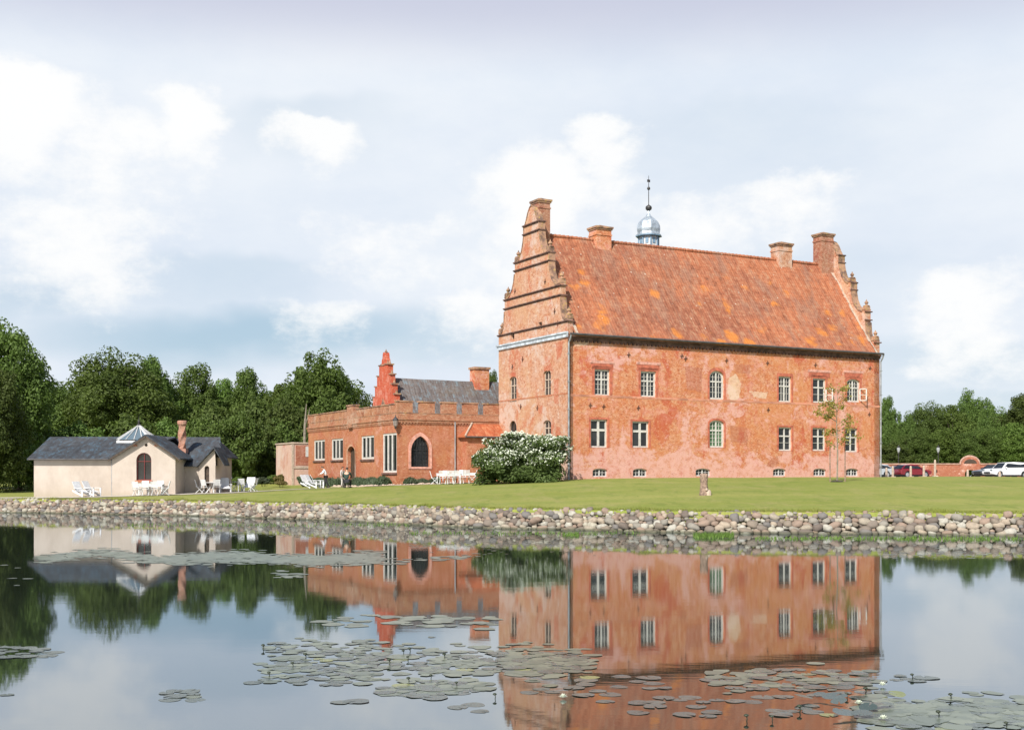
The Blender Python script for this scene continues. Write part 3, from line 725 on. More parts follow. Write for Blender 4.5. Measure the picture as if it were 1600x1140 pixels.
# eaves cornice, gutter, downpipes
mb = MB(); mb.box(.0, LEN, -.12, 0, 10.02, 10.2); mb.box(.0, LEN, -.22, 0, 10.2, 10.36)
x = .1
while x < LEN - .2: mb.box(x, x + .16, -.15, 0, 9.9, 10.02); x += .34
mb.build('eaves_cornice', 'dark_moulding', castle)
mb = MB(); mb.tube([(-.02, -.42, 10.42), (LEN + .05, -.42, 10.42)], .085, 10); mb.build('gutter', 'gutter', castle)
for xx in (.06, LEN + .06):
    mb = MB(); mb.tube([(xx, -.42, 10.4), (xx, -.3, 10.1), (xx - .02, -.1, 9.8), (xx - .02, -.1, 5), (xx - .02, -.1, -.3)], .065, 8)
    for z in (9, 7, 5, 3, 1): mb.box(xx - .12, xx + .08, -.19, 0, z, z + .05)
    mb.build('downpipe', 'zinc_pipe', castle)
# roof as a slightly uneven tiled sheet with thickness
def roof_sheet(x0, x1, y_eave, z_eave, y_ridge, z_ridge, nx=90, ny=22, sag=.10, flare=.25, seed=0, thick=.12):
    mb = MB(); V = []
    for i in range(nx + 1):
        for j in range(ny + 1):
            t = j / ny; x = x0 + (x1 - x0) * i / nx; y = y_eave + (y_ridge - y_eave) * t
            z = z_eave + (z_ridge - z_eave) * t - flare * math.sin(math.pi * min(1, t * 1.25)) * (1 - t) * .9
            z += sag * mnoise.noise((x * .35, t * 4, seed)) * (1 if j else .3); V.append((x, y, z))
    k = ny + 1; Fc = [(i * k + j, (i + 1) * k + j, (i + 1) * k + j + 1, i * k + j + 1) for i in range(nx) for j in range(ny)]
    N = len(V); V += [(x, y, z - thick) for x, y, z in V]; Fc += [tuple(q + N for q in f)[::-1] for f in Fc]
    Fc += [(i * k, (i + 1) * k, (i + 1) * k + N, i * k + N) for i in range(nx)]
    return mb.add(V, Fc)
mb = roof_sheet(.44, LEN - .58, -.42, 10.42, DEP / 2, RIDGE, seed=1)
mb2 = roof_sheet(.44, LEN - .58, DEP + .42, 10.42, DEP / 2, RIDGE, seed=2); mb.add(mb2.v, mb2.f)
mb.build('roof', 'castle_tiles', castle, fix=True)
mb = MB(); xx = .62
while xx < LEN - .9: mb.tube([(xx, DEP / 2, RIDGE - .02), (xx + .4, DEP / 2, RIDGE + .02)], [.13, .15], 8); xx += .38
mb.build('ridge_tiles', 'castle_tiles', castle)
# dry mortar fillet where the roof meets the gables
for xa in (.47, LEN - .98):
    mb = MB()
    for j in range(22):
        t0, t1 = j / 22, (j + 1) / 22
        def P3(t, x):
            z = 10.42 + (RIDGE - 10.42) * t - .25 * math.sin(math.pi * min(1, t * 1.25)) * (1 - t) * .9 + .05
            return (x, -.42 + (DEP / 2 + .42) * t, z + .02)
        w = .22 + .14 * mnoise.noise((j * .7, xa, 0)); a, b = (xa, xa + w) if xa < 5 else (xa + .38 - w, xa + .38)
        mb.add([P3(t0, a), P3(t0, b), P3(t1, b), P3(t1, a)], [(0, 1, 2, 3)])
    mb.build('mortar_fillet', 'stone_trim', castle, fix=False)
def chimney(x0, x1, y0, y1, z0, z1, m='chimney_brick', pots=0):
    mb = MB(); mb.box(x0, x1, y0, y1, z0, z1 - .34); mb.box(x0 - .05, x1 + .05, y0 - .05, y1 + .05, z1 - .78, z1 - .68)
    c = mb.build('chimney', m, castle)
    mb = MB(); mb.box(x0 - .07, x1 + .07, y0 - .07, y1 + .07, z1 - .34, z1 - .22); mb.box(x0 - .13, x1 + .13, y0 - .13, y1 + .13, z1 - .22, z1 - .08)
    a, b, c2, d = x0 - .04, x1 + .04, y0 - .04, y1 + .04; mx, my = (a + b) / 2, (c2 + d) / 2
    mb.add([(a, c2, z1 - .08), (b, c2, z1 - .08), (b, d, z1 - .08), (a, d, z1 - .08), (mx, my, z1 + .14)], [(0, 1, 4), (1, 2, 4), (2, 3, 4), (3, 0, 4)])
    mb.build('chimney_cap', 'coping', c); return c
chimney(.35, 1.3, DEP / 2 - .6, DEP / 2 + .6, 17.5, 23.4 - CZ + .05)
chimney(5.5, 6.85, DEP / 2 - .55, DEP / 2 + .6, 17.6, 19.72, 'castle_front_brick')
chimney(23.75, 25.15, DEP / 2 - .5, DEP / 2 + .6, 17.6, 20.1, 'castle_side_brick')
chimney(LEN - 1.95, LEN - .62, DEP / 2 - .55, DEP / 2 + .55, 16.8, 21.35)
# stair tower behind with its leaded lantern
tx, ty = 15.4, 12.1
mb = MB(); mb.lathe((tx, ty, 0), [(1.9, -1), (1.9, 17.2), (2.0, 17.3), (1.25, 18.0), (1.1, 18.2)], 8, R(22.5)); tower = mb.build('stair_tower', 'chimney_brick', castle)
ZT = 19.95
mb = MB(); mb.lathe((tx, ty, 0), [(.0, 18.0), (.86, 18.0), (.86, 21.02), (.0, 21.02)], 8, R(22.5)); lan = mb.build('lantern', 'white_paint', tower)
mb = MB()
for k in range(8):
    t = math.pi / 4 * k + TH * 0; cxx, cyy = tx + .80 * math.cos(t), ty + .80 * math.sin(t)
    mb.rbox((cxx, cyy, 20.55), (.06, .26, .5), (0, 0, t))
    t2 = t + R(22.5); mb.rbox((tx + .88 * math.cos(t2), ty + .88 * math.sin(t2), 20.2), (.1, .1, 1.5), (0, 0, t2))
mb.build('lantern_openings', 'blue_paint', tower)
mb = MB(); mb.lathe((tx, ty, 0), [(1.12, 21.0), (1.14, 21.1), (1.0, 21.18), (.98, 21.3), (1.03, 21.6), (1.0, 21.95), (.84, 22.25), (.56, 22.5), (.28, 22.7), (.13, 22.95), (.08, 23.2)], 8, R(22.5)); mb.build('dome', 'dome_lead', tower)
mb = MB(); mb.lathe((tx, ty, 0), [(1.0, 20.9), (1.17, 20.96), (1.17, 21.02), (.9, 21.03)], 8, R(22.5)); mb.build('lantern_cornice', 'blue_paint', tower)
mb = MB(); mb.lathe((tx, ty, 0), [(.05, 23.1), (.07, 23.2), (.24, 23.3), (.28, 23.45), (.24, 23.6), (.08, 23.7), (.035, 23.75), (.03, 25.0), (.12, 25.05), (.14, 25.15), (.1, 25.25), (.03, 25.3), (.02, 26.2), (0, 26.3)], 10)
mb.rbox((tx, ty, 25.8), (.3, .02, .22)); mb.build('spire', 'iron', tower)

# ------------------------------------------------------------------ CHAPEL WING (crenellated)
WL, WM = 8.73, 20.8
cor = wu(-WL, DEP)
chapel = thing('chapel_wing', 'low brick chapel wing with battlements and one pointed window', 'building', (cor.x, cor.y, 1.9), TH)
CB = 1.9
def gu(px): k = (px - 800) / F; return (k * cor.y - cor.x) / (U.x - U.y * k)
def gzu(px, py): return H + (YH - py) / F * (cor.y + U.y * gu(px)) - CB
def gv(px): k = (px - 800) / F; return (cor.x - k * cor.y) / (-Vv.x + Vv.y * k)
def gzv(px, py): return H + (YH - py) / F * (cor.y + Vv.y * gv(px)) - CB
ZC, ZG, ZM = 4.95, 5.34, 6.2
# front face
w_a0, w_a1 = gu(642), gu(671); wz0, wz1 = gzu(656, 729), gzu(656, 681)
gh = arch(w_a0, w_a1, wz0, wz1, 1.15, 14, True)
mb = MB(); mb.facade([(0, -1), (WL - .01, -1), (WL - .01, ZC), (0, ZC)], [gh], Mf, .3); mb.build('front_wall', 'chapel_brick', chapel)
gw = window(Mf, gh, chapel, cols=3, vrows=(.45,), bars=(2, 4, 3), fm='black_metal', gm='dark_glass', fw=.06, mull=.05, depth=.2, barw=.02)
gout = arch(w_a0 - .2, w_a1 + .2, wz0 - .16, wz1 + .3, 1.3, 14, True)
mb = MB(); mb.facade(gout, [gh], lambda a, z, d=0: (a, d - .05, z), .05); k = len(gout)
mb.add([(a, -.05, z) for a, z in gout] + [(a, 0, z) for a, z in gout], [(i, (i + 1) % k, (i + 1) % k + k, i + k) for i in range(k)]); mb.build('window_surround', 'pink_hood', chapel)
# side face
lh = []; specs = []
for p0, p1, q0, q1, typ in ((598, 620.3, 676.5, 738, 3), (564.5, 584.5, 680.5, 717, 3), (543.5, 555.5, 697, 744, 0), (518, 536, 685, 718, 3), (490.5, 507.5, 687, 719, 3)):
    pc = (p0 + p1) / 2; a1, a0 = gv(p0), gv(p1); a0 = max(a0, .12)
    z1, z0 = gzv(pc, q0), gzv(pc, q1)
    h = rect(a0, a1, z0, z1) if typ else arch(a0, a1, .25, z1, .55, 10)
    lh.append(h); specs.append((h, typ))
mb = MB(); mb.facade([(0.001, -1), (WM, -1), (WM, ZC), (0.001, ZC)], lh, Ml, .28); mb.build('side_wall', 'chapel_brick', chapel)
for h, typ in specs:
    if typ:
        window(Ml, h, chapel, cols=3, vrows=(), bars=None, fm='cream_paint', gm='dark_glass', fw=.16, mull=.17, depth=.05)
        a0 = min(p[0] for p in h); a1 = max(p[0] for p in h); z0 = min(p[1] for p in h)
        mb = MB(); mb.box(-.09, .1, a0 - .1, a1 + .1, z0 - .16, z0 - .02); mb.build('window_sill', 'dark_moulding', chapel)
    else:
        mb = MB(); tri = tessellate_polygon([[Vector((a, z, 0)) for a, z in h]]); mb.add([Ml(a, z, .26) for a, z in h], tri); d = mb.build('door', 'dark_wood', chapel)
        a0 = min(p[0] for p in h); a1 = max(p[0] for p in h); z1 = max(p[1] for p in h)
        so = arch(a0 - .16, a1 + .16, .25, z1 + .16, .65, 10)
        mb = MB(); mb.facade(so, [[(a, max(z, .26)) for a, z in h]], lambda a, z, dd=0: (dd - .06, a, z), .06); mb.build('door_surround', 'castle_side_brick', chapel)
        mb = MB(); mb.tube([(.2, a1 - .25, 1.2), (.14, a1 - .25, 1.2)], .04, 8); mb.build('door_handle', 'iron', d)
# roof deck, cornice, parapets
mb = MB(); mb.box(.3, WL + 3, .3, WM - .3, ZC - .1, ZC); mb.box(.3, WL, WM - .3, WM, -1, ZC); mb.build('roof_deck', 'lead', chapel)
mb = MB(); mb.box(-.1, WL - .02, -.1, 0, ZC - .3, ZC - .12); mb.box(-.16, WL - .02, -.16, 0.3, ZC - .12, ZC)
mb.box(-.1, 0, 0.001, WM, ZC - .3, ZC - .12); mb.box(-.16, .0, .001, WM + .1, ZC - .12, ZC - .001)
x = 0
while x < WL - .15: mb.box(x, x + .12, -.09, 0, ZC - .42, ZC - .3); x += .26
x = .1
while x < WM: mb.box(-.09, 0, x, x + .12, ZC - .42, ZC - .3); x += .26
mb.build('cornice', 'parapet_brick', chapel)
mb = MB(); mb.box(-.05, WL - .02, -.05, .3, ZC, ZG); mb.box(-.05, .299, .3, WM, ZC, ZG - .002)
cp = MB(); cp.box(-.06, WL - .03, -.07, .34, ZG, ZG + .04)
mw, gp = 1.25, .62; x = 0
for k in range(5):
    x0 = x; x1 = x + mw; mb.box(x0 - (.05 if k == 0 else 0), min(x1, WL - .02), -.049, .299, ZG, ZM); cp.box(x0 - .1, min(x1 + .05, WL - .02), -.1, .35, ZM, ZM + .1); x = x1 + gp
y = .3; k = 0
yd = gv(549.5)
while y < WM:
    y1 = min(y + 1.25, WM)
    mb.box(-.048, .298, y + (0 if k else .001), y1, ZG, ZM - .18); cp.box(-.1, .35, y - .04, y1 + .04, ZM - .18, ZM - .09); y = y1 + .5; k += 1
cp.box(-.07, .34, .36, WM, ZG + .001, ZG + .035)
mb.box(-.14, .34, yd - .75, yd + .75, ZC + .001, ZM + .15); cp.box(-.2, .4, yd - .82, yd + .82, ZM + .15, ZM + .27); mb.box(-.24, -.14, yd - .4, yd + .4, ZC - .4, ZC + .3)
mb.box(-.05, WL, WM - .3, WM + .05, ZC + .002, ZM - .25)
mb.build('parapet', 'parapet_brick', chapel); cp.build('parapet_coping', 'coping', chapel)
# front corner downpipe between castle and chapel
mb = MB(); mb.tube([(WL - 3.9, -.12, ZC - .2), (WL - 3.9, -.12, 0)], .05, 8); mb.build('downpipe', 'zinc_pipe', chapel)
# lean-to porch with hipped tiled roof
pe, ph0, ph1 = 1.3, 3.65, 4.75
porch = thing('porch', 'small brick porch with orange hipped tile roof against the castle', 'porch', (*wu(0, DEP), CZ - .1), TH)
mb = MB(); mb.box(-3.35, -.01, -1.15, -.01, -1, 3.5); mb.build('wall', 'chapel_brick', porch)
mb = MB(); L0 = -3.62; T = .1
mb.add([(L0, -1.36, 3.42), (-.01, -1.36, 3.42), (-.01, -.02, 4.5), (-2.35, -.02, 4.5), (L0, -.02, 3.42), (L0, -1.36, 3.32), (-.01, -1.36, 3.32), (L0, -.02, 3.32)],
       [(0, 1, 2, 3), (0, 3, 4), (0, 5, 6, 1), (0, 4, 7, 5)]); rf = mb.build('roof', 'porch_tiles', porch)
mb = MB(); mb.tube([(L0, -1.36, 3.45), (-2.35, -.02, 4.55)], .08, 6); mb.tube([(-2.35, -.03, 4.56), (-.02, -.03, 4.56)], .07, 6); mb.build('hip_tiles', 'stone_trim', porch)
mb = MB(); mb.tube([(L0, -1.42, 3.36), (-.02, -1.42, 3.36)], .07, 8); mb.build('gutter', 'gutter', porch)

# ------------------------------------------------------------------ HALL with grey roof and stepped red gable
hall = thing('hall', 'hall with grey tiled roof and bright red stepped gable behind the battlements', 'building', (*(cor + U * 3 + Vv * 9.9), 1.9), TH)
HW = 4.6; hz = 8.85; SL = 1.5
mb = MB(); mb.box(.3, 15, -HW, HW, -1, hz - HW * SL + .3); mb.build('wall', 'chapel_brick', hall)
mb = roof_sheet(.3, 15, -HW - .3, hz - (HW + .3) * SL, 0, hz, 40, 10, .04, 0, 7, .1); m2 = roof_sheet(.3, 15, HW + .3, hz - (HW + .3) * SL, 0, hz, 40, 10, .04, 0, 8, .1); mb.add(m2.v, m2.f)
mb.build('roof', 'grey_tiles', hall)
out = [(4.3, -1), (4.3, 3.0)]; w = 4.3; z = 3.0
steps = 8
for k in range(steps):
    z += .86; w2 = w - .48; out += [(w, z), (w2, z - .12)]; w = w2
    if w < .75: break
out += [(w, z + .05), (.42, z + .1), (.34, z + .5), (.2, z + .6), (.14, z + .95), (.06, z + 1.1), (0, z + 1.12)]
ol = out + [(-a, zz) for a, zz in reversed(out[:-1])]
mb = MB(); mb.prism(ol, lambda a, zz, d: (d, a, zz), -.1, .4); gb = mb.build('stepped_gable', 'red_gable', hall)
mb = MB()
for (a, zz) in out[2:-6:2]:
    for s in (-1, 1):
        mb = MB(); mb.box(-.16, .46, s * a - .12, s * a + .12, zz + .0, zz + .10); mb.lathe((.15, s * (a - .12), zz + .1), [(.13, 0), (.1, .12), (.02, .3), (0, .32)], 6); mb.build('gable_coping', 'coping', gb)
mb = MB(); mb.lathe((.15, 0, z + 1.08), [(.12, 0), (.14, .1), (.06, .2), (0, .35)], 8); mb.build('finial', 'coping', gb)
mb = MB(); mb.box(-.16, .46, -.44, .44, z + .0, z + .1); mb.build('gable_coping', 'coping', gb)
mb = MB(); mb.box(-.15, -.1, -.9, .9, 5.0, 5.9); mb.prism([(-.9, 5.9), (.9, 5.9), (0, 7.1)], lambda a, zz, d: (d, a, zz), -.15, -.1); mb.build('gable_niche', 'coping', gb)
mb = MB(); p = gu(741); cu_ = 10.0 - .2; mb.box(cu_ - 1.5, cu_ - .1, -.5, .5, hz - 1, hz + 1.05); c = mb.build('chimney', 'castle_front_brick', hall)
mb = MB(); mb.box(cu_ - 1.6, cu_, -.6, .6, hz + 1.05, hz + 1.25); mb.build('chimney_cap', 'coping', c)
mb = MB(); mb.box(5.3, 5.9, -4.1, -3.5, 3, 5.4); mb.box(5.22, 5.98, -4.18, -3.42, 5.4, 5.52); mb.build('chimney', 'chimney_brick', hall)
for uu in (3.1, 7.2):      # small roof dormers peeping over the battlements
    mb = MB(); mb.box(uu, uu + .8, -4.6, -3.3, 2.6, 4.2); mb.prism([(uu - .1, 4.2), (uu + .9, 4.2), (uu + .4, 4.75)], lambda a, zz, d: (a, d, zz), -4.7, -2.8); dd = mb.build('dormer', 'stone_trim', hall)
    mb = MB(); mb.add([(uu + .12, -4.61, 3), (uu + .68, -4.61, 3), (uu + .68, -4.61, 4.05), (uu + .12, -4.61, 4.05)], [(0, 1, 2, 3)]); mb.build('pane', 'dark_glass', dd)

# pink annex at the far end of the chapel
q = at(457, 752, 113)
annex = thing('pink_annex', 'low pink rendered annex at the far end of the chapel wing', 'building', (q.x, q.y, 1.9), TH)
mb = MB(); mb.box(0, 4.2, 0, 5, -.5, 3.55); mb.build('wall', 'pink_render', annex)
mb = MB(); mb.box(-.06, 4.2, -.06, 0, 1.25, 1.45); mb.box(-.05, .12, -.05, .12, -.4, 3.7); mb.box(-.08, 4.2, -.08, 5.08, 3.55, 3.68); mb.build('trim', 'stone_trim', annex)
mb = MB(); mb.box(.3, 1.6, -.03, 0, 1.55, 3.4); mb.build('window', 'garden_wall_brick', annex)
mb = MB(); mb.box(1.25, 2.6, -.06, 0, 2.35, 3.3); mb.build('blind', 'white_paint', annex)

# ------------------------------------------------------------------ CREAM HOUSE
hx0 = -28.0
house = thing('cream_house', 'cream rendered pavilion with slate roof and glazed lantern', 'house', (hx0, 84.6, 1.05))
def X(px, Y): return (px - 800) / F * Y - hx0
def Z(py, Y): return H + (YH - py) / F * Y - 1.05
MH = lambda y0: (lambda a, z, d=0: (a, y0 + d, z))
xl, xm, xr = X(53, 85), X(175, 84.6), X(274, 84.6)
ze = Z(716, 85)
# left wing
mb = MB(); mb.facade([(xl, -.6), (xm + .001, -.6), (xm + .001, ze), (xl, ze)], [], MH(.4)); mb.box(xl + .003, xl + .25, .405, 8.0, -.6, ze); mb.box(xl + .006, xm, 8.0, 8.2, -.6, ze)
zr = Z(682, 88.9); yr = 4.3
mb.add([(xl + .001, .4, ze), (xl + .001, 8.2, ze), (xl + .001, yr, zr - .15)], [(0, 1, 2)]); mb.build('wing_wall', 'cream_render', house)
# gable front
gz_e = Z(716, 84.3); gz_a = Z(678.5, 84.3); xa = X(227.5, 84.3)
h1 = arch(X(213, 84.6), X(236.5, 84.6), Z(750, 84.6), Z(707, 84.6), .5, 12)
rnd_h = [(xa - .05 + .11 * math.cos(t * math.pi / 5), Z(695, 84.6) + .11 * math.sin(t * math.pi / 5)) for t in range(10)]
mb = MB(); mb.facade([(xm, -.6), (xr, -.6), (xr, gz_e), (xa, gz_a - .12), (xm, gz_e)], [h1, rnd_h], MH(0), .25)
mb.box(xr - .01, xr, .001, 3.2, -.6, gz_e); mb.box(xm, xm + .01, .001, .4, -.6, gz_e); mb.build('gable_wall', 'cream_render', house)
w = window(MH(0), h1, house, cols=2, vrows=(.3,), bars=(1, 1, 1), fm='red_paint', fw=.06, mull=.035, depth=.16)
mb = MB(); mb.box(X(211, 84.6), X(238.5, 84.6), -.06, .12, Z(753, 84.6), Z(750, 84.6) - .002); mb.build('window_sill', 'chapel_brick', house)
pb = MB(); pb.add([(a, .2, z) for a, z in rnd_h], [tuple(range(10))]); pb.build('round_window', 'dark_glass', house)
mb = MB()
for dx in (-.75, .7): mb.rbox((xa - .05 + dx, -.02, Z(695, 84.6) - .03), (.26, .04, .12))
mb.build('brick_ornament', 'chapel_brick', house)
def slope(mb, pts, t=.1):
    k = len(pts); mb.add(list(pts) + [(x, y, z - t) for x, y, z in pts], [tuple(range(k)), tuple(range(k, 2 * k))[::-1]] + [(i, (i + 1) % k, (i + 1) % k + k, i + k) for i in range(k)])
# wing roofs
mb = MB(); ov = .35
slope(mb, [(xl - ov, .4 - ov, ze - .02), (xm + .2, .4 - ov, ze - .02), (xm + .2 + 3, yr, zr), (xl - ov, yr, zr)])
slope(mb, [(xl - ov, 8.2 + ov, ze - .02), (xl - ov, yr, zr), (xm + 3.2, yr, zr), (xm + 3.2, 8.2 + ov, ze - .02)])
mb.build('wing_roof', 'slate', house)
# cross gable roof (ridge runs back from the apex)
mb = MB(); ye = -.35; el_, er_ = X(168, 84.2), X(281, 84.2); zg = gz_e + .02
dz = (gz_a - zg) / (xa - el_)
slope(mb, [(el_, ye, zg), (xa, ye, gz_a + .02), (xa, 4.6, gz_a + .02), (el_ , .9, zg)])
slope(mb, [(xa, ye, gz_a + .02), (er_, ye, zg), (er_, 3.6, zg), (xa, 4.6, gz_a + .02)])
mb.build('gable_roof', 'slate', house)
mb = MB(); mb.rbox(((el_ + xa) / 2, ye + .04, (zg + gz_a) / 2 - .14), (math.hypot(xa - el_, gz_a - zg), .06, .13), (0, -math.atan(dz), 0)); mb.rbox(((er_ + xa) / 2, ye + .04, (zg + gz_a) / 2 - .14), (math.hypot(er_ - xa, gz_a - zg), .06, .13), (0, math.atan2(gz_a - zg, er_ - xa), 0)); mb.build('bargeboard', 'dark_wood', house)
mb = MB(); mb.tube([(xl - .2, .4 - ov - .05, ze - .06), (xm - .1, .4 - ov - .05, ze - .06)], .055, 6); mb.build('gutter', 'gutter', house)
mb = MB(); mb.tube([(xm - .12, .34, ze - .1), (xm - .12, .34, 0)], .04, 6); mb.build('downpipe', 'zinc_pipe', house)
# glazed lantern with white hips
ly = 4.3; lx = X(217, 88.9); lz = zr - .25; hw = 1.18; la = Z(664.5, 88.9)
mb = MB(); mb.add([(lx - hw, ly - hw, lz), (lx + hw, ly - hw, lz), (lx + hw, ly + hw, lz), (lx - hw, ly + hw, lz), (lx, ly, la)], [(0, 1, 4), (1, 2, 4), (2, 3, 4), (3, 0, 4)]); ln = mb.build('roof_lantern', 'sky_glass', house)
mb = MB()
for s, t in ((-1, -1), (1, -1), (1, 1), (-1, 1)): mb.tube([(lx + s * hw, ly + t * hw, lz), (lx, ly, la + .03)], [.13, .05], 4)
for q_ in (-.5, 0, .5): mb.tube([(lx + q_ * hw, ly - hw, lz + .02), (lx + q_ * .15, ly - .1, la)], .035, 4)
for q_ in (-.5, .0, .5): mb.tube([(lx + hw, ly + q_ * hw, lz + .02), (lx + .1, ly + q_ * .15, la)], .035, 4)
mb.box(lx - hw - .06, lx + hw + .06, ly - hw - .06, ly + hw + .06, lz - .3, lz - .06); mb.build('lantern_frame', 'white_paint', ln)
mb = MB(); mb.lathe((lx, ly, la), [(.12, 0), (.14, .08), (.05, .16), (.1, .26), (.05, .36), (.02, .5), (.0, .75)], 8); mb.build('finial', 'iron', ln)
# right part: lower lean block, porch gable, back wing with hip
zl = Z(727, 86.8)
y2 = 2.5; xs0, xs1, xs2 = xr - .01, X(311, 87.1), X(345, 87.1)
rh = [(X(286, 87.1) + .17 * math.cos(t * math.pi / 6), Z(737, 87.1) + .17 * math.sin(t * math.pi / 6)) for t in range(12)]
mb = MB(); mb.facade([(xs0, -.6), (xs1, -.6), (xs1, zl), (xs0, zl)], [rh], MH(y2), .2); mb.build('side_wall', 'cream_render', house)
pb = MB(); pb.add([(a, y2 + .15, z) for a, z in rh], [tuple(range(12))]); pb.build('round_window', 'dark_glass', house)
pz = Z(698, 86.8); pxa = X(334.5, 86.8)
dh = arch(X(320, 87.1), X(327.5, 87.1), .05, Z(727.5, 87.1), .17, 10)
mb = MB(); mb.facade([(xs1 + .001, -.6), (xs2 - .35, -.6), (xs2 - .35, zl + .25), (pxa, pz - .15), (xs1 + .001, zl + .02)], [dh], MH(y2 - .1), .2); mb.box(xs2 - .36, xs2 - .35, y2 - .1, y2 + 2, -.6, zl); mb.box(xs1, xs1 + .01, y2 - .1, y2, -.6, zl); mb.build('porch_wall', 'cream_render', house)
mb = MB(); mb.add([(a, y2 + .08, z) for a, z in dh], [tuple(range(len(dh)))]); mb.build('door', 'dark_wood', house)
bx1 = 6.6
mb = MB(); mb.box(xs1, bx1, 4.2, 8.7, -.6, Z(714, 88.8)); mb.build('rear_wall', 'cream_render', house)
mb = MB(); zb2 = Z(713, 88.4); yrb = 6.6; zrb = Z(682.5, 84.6 + 6.6)
ex = 7.0; rx = 5.9
slope(mb, [(xr - 1.6, y2 - .35, zl), (xs1 + .0, y2 - .35, zl), (pxa - .0, yrb - 2.2, (zl + zrb) / 2 + .2), (rx, yrb, zrb), (xr - 1.6, yrb, zrb)], .08)
slope(mb, [(pxa, 3.8, zb2), (ex, 3.8, zb2), (rx, yrb, zrb), (pxa - .6, yrb, zrb)], .08)
slope(mb, [(ex, 3.8, zb2), (ex, 9.2, zb2), (rx, yrb, zrb)], .08)
slope(mb, [(xr - 1.6, 9.2, zb2), (xr - 1.6, yrb, zrb), (rx, yrb, zrb), (ex, 9.2, zb2)], .08)
mb.build('rear_roof', 'slate', house)
mb = MB(); dxp = X(350, 86.6)
slope(mb, [(xs1 - .1, y2 - .4, zl - .02), (pxa, y2 - .4, pz), (pxa, 5.6, pz), (xs1 - .1, 5.6, zl - .02)], .1)
slope(mb, [(pxa, y2 - .4, pz), (dxp, y2 - .4, zl + .08), (dxp, 3.7, zl + .08), (pxa, 5.2, pz)], .1)
mb.build('porch_roof', 'slate', house)
mb = MB(); ch_x = X(284.5, 88.4); cz1 = Z(657, 88.4); cz0 = Z(706, 88.4)
for k in range(24):
    z0 = cz0 - .6 + (cz1 - cz0 + .3) * k / 24; z1 = cz0 - .6 + (cz1 - cz0 + .3) * (k + 1) / 24; a = k * .16
    mb.rbox((ch_x, 3.8, (z0 + z1) / 2), (.42, .42, z1 - z0), (0, 0, a))
mb.box(ch_x - .36, ch_x + .36, 3.44, 4.16, cz0 - 1.2, cz0 + .25)
ch = mb.build('chimney', 'twist_brick', house)
mb = MB(); mb.lathe((ch_x, 3.8, cz1 - .35), [(.26, 0), (.34, .1), (.35, .3), (.29, .35), (.18, .35), (.18, .1)], 12); mb.build('chimney_pot', 'twist_brick', ch)

# ------------------------------------------------------------------ garden wall with arched niche on the far right
gwl = thing('garden_wall', 'long low brick garden wall with an arched hump by the car park', 'wall', (at(1376, 745, 140).x, 140, 2.1), R(-4))
gl = 30
mb = MB(); xh = (1513 - 1376) / F * 140; 
mb.facade([(-8, -.5), (gl, -.5), (gl, 1.72), (xh + 1.0, 1.72)] + [(xh + 1.0 * math.cos(t * math.pi / 12), 1.72 + .85 * math.sin(t * math.pi / 12)) for t in range(1, 12)] + [(xh - 1.0, 1.72), (-8, 1.72)],
          [arch(xh - .9 + .3, xh + .9 - .3, .0, 1.1, .4)] + [rect(a, a + .32, .75, 1.1) for a in (xh - 7.3, xh - 4.0, xh + 2.6, 3.2)], Mf, .3, thick=.45)
mb.build('wall', 'garden_wall_brick', gwl)
mb = MB(); mb.box(-8, xh - 1.1, -.08, .53, 1.72, 1.84); mb.box(xh + 1.1, gl, -.08, .53, 1.72, 1.84)
mb.tube([(xh + 1.06 * math.cos(t * math.pi / 14), .2, 1.74 + .9 * math.sin(t * math.pi / 14)) for t in range(15)], .13, 6); mb.build('coping', 'wall_coping', gwl)
mb = MB(); mb.prism([(xh + .72 * math.cos(t * math.pi / 12), 1.82 + .5 * math.sin(t * math.pi / 12)) for t in range(13)], Mf, -.03, .0); mb.build('niche', 'dark_wood', gwl)

# lamps behind the wall
def lamp(px, py, Y, lab, first=[None]):
    q = at(px, py, Y); h = q.z - 2.1
    if first[0] is None:
        t = thing('street_lamp', lab, 'lamp', (q.x, Y, 2.1), group='globe lamps behind the garden wall')
        mb = MB(); mb.tube([(0, 0, -.2), (0, 0, h - .9)], [.07, .045], 8); mb.lathe((0, 0, h - .95), [(.04, 0), (.12, .05), (.1, .12), (.13, .16)], 8); mb.build('post', 'iron', t)
        mb = MB(); mb.lathe((0, 0, h - .8), [(.08, 0), (.14, .12), (.19, .4), (.18, .55), (.1, .6)], 10); mb.build('lamp_glass', 'lamp_grey', t)
        mb = MB(); mb.lathe((0, 0, h - .22), [(.21, 0), (.12, .12), (.04, .2), (0, .42)], 10); mb.build('lamp_cap', 'iron', t); first[0] = t
    else: dup(first[0], (q.x, Y, 2.1), label=lab)
lamp(1466, 696, 143, 'grey post lamp over the middle of the garden wall'); lamp(1404, 700, 143, 'grey post lamp over the garden wall nearest the castle')

